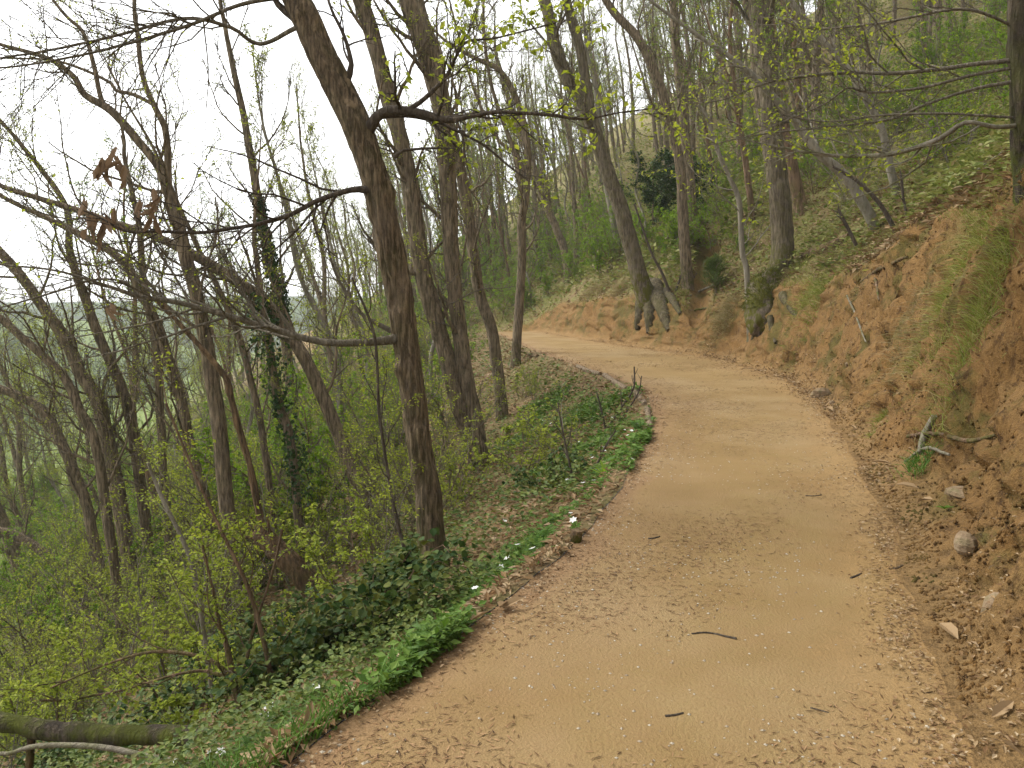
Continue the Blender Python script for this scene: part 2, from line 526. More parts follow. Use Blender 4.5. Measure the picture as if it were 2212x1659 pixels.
def zleft(Y, u):
    """u = metres left of the path's left edge"""
    d = u * cosang(Y)
    x = eL(Y) - u
    z = zpath(Y, 0.0) - 0.16 * sstep(0.0, 0.45, d) - 0.55 * np.maximum(d - 0.15, 0)
    z = z + sstep(0.1, 1.5, d) * (0.35 * fbm(Y * 0.4, u * 0.4, 31) + 0.12 * fbm(Y * 1.7, u * 1.7, 32))
    top = np.clip(8.6 + (x + 80) * 0.22, -8, 15) + 7 * fbm(Y * 0.02, u * 0.02, 34)
    floor = np.full_like(np.asarray(z, float), -26.0)
    far = -26 + np.clip((d - 75) * 0.27, 0, None)
    far = np.where(far > top, top - (far - top) * 0.08, far)
    k = 4.0
    near = np.maximum(z, -60)
    lo = np.maximum(near, -26)
    return np.where(d < 48, k * np.log(np.exp(np.maximum(near, -80) / k) + np.exp(-26 / k)), np.maximum(far, floor)) if np.ndim(z) else (lo if d < 48 else max(float(far), -26.0))

def lip(Y):
    return bank_h(Y) * 0.44 + 0.34

def surf_right(Y, u):
    Y, u = np.asarray(Y, float), np.asarray(u, float)
    z = zright(Y, u)
    hb = bank_h(Y)
    face = sstep(0.12, 0.4, u) * sstep(1.5, 0.8, (u - .25) / np.maximum(hb * 0.5, .1)) * sstep(.3, 1.0, hb)
    rid = np.abs(fbm(Y * 2.4, z * 0.8, 41)) * 0.75 + fbm(Y * 6, z * 3.5, 42) * 0.28 + fbm(Y * 19, z * 13, 43) * 0.13 + np.abs(fbm(Y * 1.3, z * 4.5, 45)) * 0.45
    dx = (rid - 0.12) * face
    dz = fbm(Y * 16, u * 16, 44) * 0.09 * face
    return np.stack([eR(Y) + u + dx, Y + 0 * u, z + dz], -1)

def surf_left(Y, u):
    Y, u = np.asarray(Y, float), np.asarray(u, float)
    return np.stack([eL(Y) - u, Y + 0 * u, zleft(Y, u)], -1)

def surf_path(Y, t):
    l, r = eL(Y), eR(Y)
    return np.stack([l + (r - l) * t, Y + 0 * t, zpath(Y, t)], -1)

def ground(x, y):
    x, y = np.atleast_1d(np.asarray(x, float)), np.atleast_1d(np.asarray(y, float))
    l, r = eL(y), eR(y)
    t = np.clip((x - l) / (r - l), 0, 1)
    z = zpath(y, t)
    z = np.where(x < l, zleft(y, np.maximum(l - x, 0)), z)
    z = np.where(x > r, zright(y, np.maximum(x - r, 0)), z)
    return z

def hit(px, py, far=120):
    """where the line of sight through a picture position meets the ground"""
    d = ray(px, py)
    s = np.exp(np.linspace(math.log(1.2), math.log(far), 2500))
    p = np.array([0, 0, EYE]) + s[:, None] * d
    z = ground(p[:, 0], p[:, 1])
    i = np.argmax(p[:, 2] < z)
    if not (p[:, 2] < z).any():
        i = -1
    return np.array([p[i, 0], p[i, 1], z[i]])

def gpt(x, y):
    return np.array([x, y, float(ground(x, y)[0])])

rows = [-9.0]
while rows[-1] < 425:
    rows.append(rows[-1] + (0.2 if rows[-1] < 1.5 else max(0.035, 0.0135 * rows[-1])))
rows = np.array(rows)
def cols(fine, upto, growth, end):
    c = list(np.arange(0, upto, fine))
    while c[-1] < end:
        c.append(c[-1] + max(fine, (c[-1] - upto) * growth + fine))
    return np.array(c)

def grid_obj(name, V, mat, attrs=None, flip=False):
    n, m = V.shape[:2]
    i = np.arange(n - 1)[:, None] * m + np.arange(m - 1)[None]
    F = np.stack([i, i + 1, i + m + 1, i + m], -1).reshape(-1, 4)
    if flip:
        F = F[:, ::-1]
    o = Geo().add(V.reshape(-1, 3), F).build(name, mat, attrs=attrs)
    o['kind'] = 'structure'
    return o

tt = np.linspace(0, 1, 48)
Yg, Tg = np.meshgrid(rows, tt, indexing='ij')
wid = (eR(Yg) - eL(Yg))
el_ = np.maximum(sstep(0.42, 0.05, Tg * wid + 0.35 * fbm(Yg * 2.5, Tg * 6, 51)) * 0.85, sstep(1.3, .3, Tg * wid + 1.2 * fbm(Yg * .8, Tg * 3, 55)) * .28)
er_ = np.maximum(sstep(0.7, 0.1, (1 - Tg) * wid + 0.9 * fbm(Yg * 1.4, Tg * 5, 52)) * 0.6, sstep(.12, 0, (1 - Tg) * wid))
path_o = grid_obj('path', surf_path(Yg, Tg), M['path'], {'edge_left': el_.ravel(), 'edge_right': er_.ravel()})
uc = cols(0.028, 1.7, 0.07, 95)
Yg, Ug = np.meshgrid(rows, uc, indexing='ij')
turf = sstep(0.8, 1.15, Ug * cosang(Yg) / (bank_h(Yg) * 0.46 + .3) + 0.45 * fbm(Yg * 0.9, Ug * 1.5, 53))
gul = np.exp(-((Yg - (23.2 + 1.7 * np.minimum(Ug, 4))) / 0.8) ** 2) * sstep(5, 3, Ug)
bank_o = grid_obj('hillside', surf_right(Yg, Ug), M['bank'], {'turf': (turf * (1 - gul)).ravel(), 'foot': (sstep(.5, .12, Ug + .3 * fbm(Yg * 2.5, Ug * 2.5, 54))).ravel()})
uc = cols(0.045, 1.6, 0.07, 430)
Yg, Ug = np.meshgrid(rows, uc, indexing='ij')
left_o = grid_obj('left_slope', surf_left(Yg, Ug), M['floor'], {'meadow': (sstep(7, 22, Ug + 6 * fbm(Yg * .3, Ug * .3, 57)) * .9).ravel()}, flip=True)
# far hills beyond the valley, up to the horizon
def far_hills():
    a = np.linspace(math.radians(-88), math.radians(88), 160)
    r = np.array([430, 460, 500, 550, 600, 670, 740, 820])
    A, Rr = np.meshgrid(a, r, indexing='ij')
    X, Y = np.sin(A) * Rr, np.cos(A) * Rr
    Z = -30 + np.interp(Rr, r, [0, 2, 10, 22, 30, 26, 30, 34]) * (0.9 + 0.7 * fbm(A * 4, Rr * 0.001, 61))
    o = grid_obj('far_hills', np.stack([X, Y, Z], -1), M['far'])
far_hills()

# ------------------------------------------------------------------ trees
def sprout(P, R, count, t0, t1, length, ang, rr, k, wander, up, rng, rmin, side=None, tl=0.6):
    """children of the polylines P,R: `count` per parent between fractions t0..t1"""
    N, kp, _ = P.shape
    idx = np.repeat(np.arange(N), count)
    n = len(idx)
    t = np.clip((np.tile(np.arange(count), N) + rng.random(n)) / count, 0, 0.999) * (t1 - t0) + t0
    f = t * (kp - 1)
    i = np.minimum(f.astype(int), kp - 2)
    w = (f - i)[:, None]
    p0 = P[idx, i] * (1 - w) + P[idx, i + 1] * w
    r0 = R[idx, i] * (1 - w[:, 0]) + R[idx, i + 1] * w[:, 0]
    tan = nrm(P[idx, i + 1] - P[idx, i])
    v = rng.normal(size=(n, 3))
    if side is not None:
        v = v * 0.8 + np.asarray(side)
    perp = nrm(v - tan * np.sum(v * tan, 1, keepdims=True))
    a = rng.normal(ang, 0.2, n)[:, None]
    d = np.cos(a) * tan + np.sin(a) * perp
    L = np.broadcast_to(length, (N,))[idx] * (1 - tl * (t - t0) / max(t1 - t0, 1e-3)) * rng.uniform(0.55, 1.25, n)
    step = L / (k - 1)
    pts = [p0]
    for _ in range(k - 1):
        d = nrm(d + rng.normal(size=(n, 3)) * wander + np.array([0, 0, up]))
        pts.append(pts[-1] + d * step[:, None])
    P2 = np.stack(pts, 1)
    rs = np.maximum(r0 * rr, rmin)
    R2 = rs[:, None] * np.linspace(1, 0.3, k)[None]
    return P2, np.maximum(R2, rmin * 0.55), L

def trunk_mesh(geo, pts, near=False, seed=0, flare=0.35, ns=14, step=0.12, knots=0, ridge=0.10):
    """pts rows x,y,z,r from the foot up"""
    s = spline(pts, step)
    rng = np.random.default_rng(seed)
    P, r = s[:, :3].copy(), np.maximum(s[:, 3].copy(), 0.006)
    h = np.concatenate([[0], np.cumsum(np.linalg.norm(np.diff(P, axis=0), axis=1))])
    P[:, 0] += 0.25 * np.median(r) * fbm(h * 1.6, 0.3, seed + 1) * 2
    P[:, 1] += 0.25 * np.median(r) * fbm(h * 1.6, 5.3, seed + 2) * 2
    T = nrm(np.gradient(P, axis=0))
    ref = np.array([1.0, 0.15, 0.0])
    S = nrm(np.cross(T, ref)); B = np.cross(S, T)
    a = np.arange(ns) / ns * 2 * math.pi
    A, H = np.meshgrid(a, h)
    ca, sa = np.cos(A), np.sin(A)
    amp = r[:, None] * (1 + flare * np.exp(-H / 0.28) * (1 + 0.9 * fbm(ca * 1.7 + 3, sa * 1.7 + 3, seed + 5, 2)) * (1 if flare else 0))
    amp = amp * (1 + 0.22 * fbm(ca * 1.2 + 9 + H * 0.25, sa * 1.2 + H * 0.9, seed + 3, 3))
    if near:
        # long interlaced bark ridges
        per = 8.0 * np.maximum(r[:, None], 0.03) / 0.1
        rid = vnoise(ca * per + 40, sa * per * 1.0 + H * 3.2, seed + 7) - vnoise(ca * per * 1.9 + 11, sa * per * 1.9 + H * 7.5 + 5, seed + 8)
        ang_f = np.round(r.mean() * 2 * math.pi / 0.028)
        z1 = vnoise(A / (2 * math.pi) * ang_f + 2.2 * fbm(H * 5, A * 2, seed + 12), H * 6.0, seed + 9)
        amp = amp + (np.clip(z1 - 0.35, -0.25, 0.3) * ridge * 0.14 + rid * 0.004)
    for q in range(knots):
        hk, ak, sg = rng.uniform(0.3, h[-1] * 0.8), rng.uniform(0, 6.28), rng.uniform(0.04, 0.07)
        da = np.angle(np.exp(1j * (A - ak))) * r[:, None]
        amp = amp + 0.03 * np.exp(-(da ** 2 + (H - hk) ** 2) / sg ** 2)
    V = P[:, None] + amp[..., None] * (S[:, None] * ca[..., None] + B[:, None] * sa[..., None])
    n = len(P)
    i = np.arange(n - 1)[:, None] * ns
    q = np.arange(ns)[None]; q2 = (q + 1) % ns
    geo.add(V.reshape(-1, 3), np.stack([i + q, i + q2, i + ns + q2, i + ns + q], -1).reshape(-1, 4))
    e = V[-1]
    geo.add(np.concatenate([e, e.mean(0)[None] + T[-1] * 0.01]), [[ns, m, (m + 1) % ns] for m in range(ns)])
    return P, r

def twig_leaves(geo, P, per, size, rng, droop=0.3, aspect=0.55, tip=True, jitter=0.02):
    N, k, _ = P.shape
    if per <= 0 or N == 0:
        return
    m = rng.poisson(per, N)
    idx = np.repeat(np.arange(N), m)
    n = len(idx)
    if n == 0:
        return
    t = (1 - rng.random(n) ** 1.6 * 0.8) * (k - 1) if tip else rng.random(n) * (k - 1)
    i = np.minimum(t.astype(int), k - 2)
    w = (t - i)[:, None]
    p = P[idx, i] * (1 - w) + P[idx, i + 1] * w + rng.normal(size=(n, 3)) * jitter
    d = rnd_dirs(n, rng, 0.5)
    d[:, 2] -= droop
    nn = rnd_dirs(n, rng) * 0.7 + np.array([0, 0, 1.0])
    L = size * rng.uniform(0.55, 1.25, n)
    leaves(geo, p, d, nn, L, L * aspect)

def resample(P, r, k):
    h = np.concatenate([[0], np.cumsum(np.linalg.norm(np.diff(P, axis=0), axis=1))])
    q = np.linspace(0, h[-1], k)
    return np.stack([np.interp(q, h, P[:, j]) for j in range(3)], 1), np.interp(q, h, r), h[-1]

def crown_of(wood, twig, foli, P, r, rng, n1, n2, n3, l1, per, size, t0=0.2, up=0.12, ang=0.85, rmin=0.003, side=None, droop=0.2, l2=0.5, l3=0.48, aspect=0.55):
    """limbs, branches and twigs with leaves along one stem"""
    Pk, rk, _ = resample(P, r, 24)
    L1p, L1r, L1 = sprout(Pk[None], rk[None], n1, t0, 1.0, l1, ang, 0.30, 9, 0.16, up, rng, rmin * 2.2, side, 0.45)
    L2p, L2r, L2 = sprout(L1p, L1r, n2, 0.15, 1.0, L1 * l2, 0.75, 0.5, 6, 0.2, up * 0.6, rng, rmin * 1.3)
    L3p, L3r, _ = sprout(L2p, L2r, n3, 0.1, 1.0, L2 * l3, 0.7, 0.7, 4, 0.22, up * 0.3, rng, rmin)
    tubes(wood, L1p, L1r, 6)
    tubes(twig, L2p, L2r, 4)
    tubes(twig, L3p, L3r, 3)
    twig_leaves(foli, L3p, per, size, rng, droop, aspect)
    twig_leaves(foli, L2p, per * 0.8, size, rng, droop, aspect)

def tree(name, label, stems, seed, mat='bark', group=None, near=False, n=(20, 8, 5), l1=2.0, per=1.0, size=0.045, top=11.0, side=None,
         leaf='spring', t0=0.25, rmin=None, ns=30, step=0.06, flare=0.4, knots=0, up=0.12, D=None, twig='twig_mid', cat='tree', droop=0.2, ridge=0.30):
    """stems: list of rows (px,py,width_px[,ahead]); the first row of the first stem stands on the ground"""
    rng = np.random.default_rng(seed)
    b = hit(stems[0][0][0], stems[0][0][1]) if D is None else at(stems[0][0][0], stems[0][0][1], D)
    Y0 = b[1]
    if D is not None:
        b = gpt(b[0], Y0)
    root = thing(name, label, cat, b, group)
    wood, tw, fo = Geo(), Geo(), Geo()
    per, size = per * 3.0, size * 0.85
    rm = rmin or max(0.0022, Y0 * 0.00038)
    for si, st in enumerate(stems):
        rowsP = []
        for q, s in enumerate(st):
            Y = Y0 + (s[3] if len(s) > 3 else 0)
            p = at(s[0], s[1], Y)
            if si == 0 and q == 0:
                p = b.copy()
            rowsP.append([*p, px_size(s[2], Y) / 2])
        rowsP = np.array(rowsP)
        if si == 0:
            dn = rowsP[1, :3] - rowsP[0, :3]
            foot = rowsP[0].copy()
            foot[:3] -= dn / max(np.linalg.norm(dn), 1e-6) * 0.35
            foot[2] = min(foot[2], b[2] - 0.15)
            rowsP = np.vstack([foot, rowsP])
        # carry the stem on above the picture's top or side
        d = nrm(rowsP[-1, :3] - rowsP[-2, :3])
        rem = top * (1 if si == 0 else 0.8) - np.sum(np.linalg.norm(np.diff(rowsP[:, :3], axis=0), axis=1))
        if rem > 0.5:
            rl = rowsP[-1, 3]
            ext, p = [], rowsP[-1, :3].copy()
            for e in range(1, 5):
                d = nrm(d + rng.normal(size=3) * 0.10 + np.array([0, 0, 0.12]))
                p = p + d * rem / 4
                ext.append([*p, max(rl * (1 - e / 4.4), 0.008)])
            rowsP = np.vstack([rowsP, ext])
        rowsP[:, :3] -= 0
        P, r = trunk_mesh(wood, rowsP, near, seed * 7 + si, flare if si == 0 else 0, ns, step, knots, ridge)
        crown_of(wood, tw, fo, P, r, rng, n[0] if si == 0 else max(3, int(n[0] * 0.6)), n[1], n[2], l1, per, size, t0, up, rmin=rm, side=side, droop=droop)
    wood.build('trunk', M[mat], root, origin=b)
    c = tw.build('crown', M[twig], root, smooth=False, origin=b)
    if fo.n:
        fo.build('leaves', M[leaf], c, smooth=False, origin=b)
    return root, b

def branch_of(root, b, pts, seed, n=(5, 4), l1=0.9, per=0.8, size=0.07, mat='bark', leaf='spring', t0=0.25, up=0.03, rmin=0.0022, name='branch', side=None, droop=0.5, thin=1.0):
    """a limb traced on its own: rows px,py,width_px,ahead"""
    rng = np.random.default_rng(seed)
    rowsP = np.array([[*at(s[0], s[1], s[3]), px_size(s[2], s[3]) / 2 * thin] for s in pts])
    s = spline(rowsP, 0.06)
    P, r = s[:, :3], np.maximum(s[:, 3], 0.002)
    P = P + 0.012 * np.stack([fbm(np.arange(len(P)) * 0.25, i * 3.1, seed + i) for i in range(3)], 1)
    g, tw, fo = Geo(), Geo(), Geo()
    tubes(g, P[None], r[None], 10, cap=True)
    Pk, rk, LL = resample(P, r, 20)
    A, Ar, AL = sprout(Pk[None], rk[None], n[0], t0, 1.0, l1, 0.7, 0.5, 8, 0.18, up, rng, rmin * 1.6, side, 0.3)
    Bp, Br, _ = sprout(A, Ar, n[1], 0.15, 1.0, AL * 0.4, 0.7, 0.65, 5, 0.22, up, rng, rmin)
    tubes(g, A, Ar, 5)
    tubes(g, Bp, Br, 3)
    twig_leaves(fo, Bp, per, size, rng, droop, 0.6)
    twig_leaves(fo, A, per * 1.5, size, rng, droop, 0.6)
    o = g.build(name, M[mat], root, origin=b)
    if fo.n:
        fo.build('leaves', M[leaf], o, smooth=False, origin=b)
    return o, P

# --- the big chestnut beside the path
main, mb = tree('chestnut_tree', 'large leaning chestnut trunk with furrowed bark and mossy foot beside the path', [
    [(943, 1243, 58), (925, 1080, 54), (902, 950, 51), (878, 740, 51), (862, 640, 52), (845, 547, 53), (820, 430, 53), (785, 310, 54), (738, 205, 55), (690, 110, 52), (638, 0, 49), (615, -60, 46)]],
    101, 'bark_main', near=True, n=(14, 8, 5), l1=2.2, per=1.2, size=0.06, top=11, t0=0.5, ns=72, step=0.028, flare=0.28, knots=9, rmin=0.0024)
MY = mb[1]
main_left, _ = branch_of(main, mb, [(872, 728, 26, MY), (835, 735, 20, MY - .08), (760, 741, 16, MY - .2), (690, 738, 15, MY - .3), (600, 714, 14, MY - .4), (520, 690, 13, MY - .5), (440, 668, 12, MY - .6), (370, 651, 11, MY - .7), (300, 640, 9, MY - .8), (240, 620, 7, MY - .9), (120, 585, 5, MY - 1.0), (0, 572, 4, MY - 1.1), (-90, 560, 3, MY - 1.15)],
    201, (26, 9), 1.3, 0.9, 0.035, 'twig', t0=0.2)
branch_of(main, mb, [(300, 640, 6, MY - .8), (270, 610, 5, MY - .82), (200, 605, 5, MY - .9), (90, 640, 4, MY - 1), (0, 665, 3, MY - 1.1)], 202, (6, 4), 0.7, 0.5, 0.035, 'twig')
main_dead, mdP = branch_of(main, mb, [(812, 412, 20, MY), (760, 410, 13, MY - .15), (690, 432, 11, MY - .3), (630, 462, 10, MY - .45), (564, 482, 9, MY - .6), (500, 494, 8, MY - .75), (444, 502, 8, MY - .9), (390, 502, 7, MY - 1.0), (330, 500, 6, MY - 1.1), (273, 500, 5, MY - 1.2), (215, 470, 4, MY - 1.3), (180, 455, 3, MY - 1.35)],
    203, (22, 9), 1.2, 0.7, 0.04, 'twig_dark', t0=0.1)
branch_of(main, mb, [(795, 285, 26, MY), (812, 255, 22, MY - .08), (840, 238, 20, MY - .15), (880, 240, 19, MY - .2), (920, 247, 16, MY - .25), (965, 259, 13, MY - .3), (1010, 253, 9, MY - .3), (1060, 243, 8, MY - .3), (1120, 244, 7, MY - .25), (1190, 248, 7, MY - .2), (1260, 257, 5, MY - .1), (1340, 243, 3, MY), (1400, 236, 3, MY)],
    204, (16, 7), 0.75, 2.6, 0.07, 'twig_dark', t0=0.12)
branch_of(main, mb, [(872, 242, 11, MY - .2), (905, 222, 10, MY - .25), (940, 190, 9, MY - .3), (965, 165, 8, MY - .35), (990, 115, 6, MY - .4), (1010, 90, 5, MY - .45), (1080, 80, 4, MY - .45), (1200, 50, 3, MY - .4)],
    205, (15, 7), 0.8, 3.4, 0.07, 'twig_dark', t0=0.2)
branch_of(main, mb, [(800, 270, 10, MY), (815, 255, 9, MY), (880, 250, 8, MY), (945, 262, 9, MY), (970, 275, 6, MY), (1040, 310, 5, MY), (1100, 360, 4, MY), (1140, 390, 3, MY)], 206, (9, 5), 0.7, 1.6, 0.07, 'twig_dark')
branch_of(main, mb, [(733, 205, 24, MY), (748, 175, 17, MY), (758, 140, 11, MY), (745, 80, 8, MY), (715, 20, 6, MY), (700, -40, 5, MY)], 207, (6, 4), 0.8, 0.8, 0.05, 'twig_dark')
branch_of(main, mb, [(655, 55, 22, MY), (630, 35, 17, MY), (600, 10, 13, MY), (575, -40, 10, MY), (520, -120, 8, MY)], 208, (6, 4), 1.2, 0.5, 0.05, 'twig_dark')
branch_of(main, mb, [(850, 340, 9, MY), (870, 325, 6, MY), (930, 320, 5, MY), (985, 322, 3, MY)], 209, (5, 3), 0.4, 1.0, 0.05, 'twig_dark')
branch_of(main, mb, [(845, 715, 12, MY), (800, 690, 9, MY), (775, 672, 9, MY), (735, 610, 6, MY), (715, 560, 5, MY), (700, 480, 4, MY), (690, 420, 3, MY)], 210, (9, 4), 0.6, 0.6, 0.035, 'twig')
branch_of(main, mb, [(640, 60, 10, MY), (560, 95, 8, MY), (500, 60, 8, MY - .2), (400, 40, 7, MY - .4), (260, 75, 6, MY - .6), (100, 110, 5, MY - .8), (0, 125, 4, MY - .9)], 211, (28, 10), 1.2, 0.35, 0.03, 'twig')

branch_of(main, mb, [(632, -10, 10, MY), (520, 10, 8, MY - .2), (420, 50, 7, MY - .4), (300, 88, 6, MY - .6), (180, 118, 5, MY - .8), (60, 140, 4, MY - .9), (-40, 150, 3, MY - 1)], 212, (26, 10), 1.2, 0.5, 0.03, 'twig')
# withered leaves hanging on the second branch
wr = np.random.default_rng(5)
for cx, cy, m, sp in ((240, 368, 16, 20), (212, 490, 22, 30), (328, 470, 11, 17), (228, 690, 3, 8)):
    for q in range(m):
        Yw = MY - 1.2 + wr.normal() * 0.06
        p = at(cx + wr.normal() * sp * 0.75, cy - 26 + wr.normal() * sp * 0.8, Yw)
        d = np.array([[wr.normal() * 0.45, wr.normal() * 0.45, -1.0]])
        g = Geo()
        big_leaves(g, p[None], d, rnd_dirs(1, wr), wr.uniform(0.10, 0.18), wr.uniform(0.04, 0.075), wr.uniform(.2, .8), wr.uniform(-.5, .7))
        g.build('dead_leaf', M['withered'], main_dead, smooth=False, origin=mb)
g = Geo()
tw_ = []
for a_, b_, c_ in (((300, 498), (285, 440), (245, 345)), ((273, 500), (235, 470), (205, 455)), ((340, 500), (335, 470), (325, 440))):
    tw_.append([[*at(*a_, MY - 1.13), .004], [*at(*b_, MY - 1.16), .0035], [*at(*c_, MY - 1.2), .0025]])
for t_ in tw_:
    s = spline(np.array(t_), 0.03)
    tubes(g, s[None, :, :3], s[None, :, 3], 5)
g.build('twig', M['twig_dark'], main_dead, origin=mb)

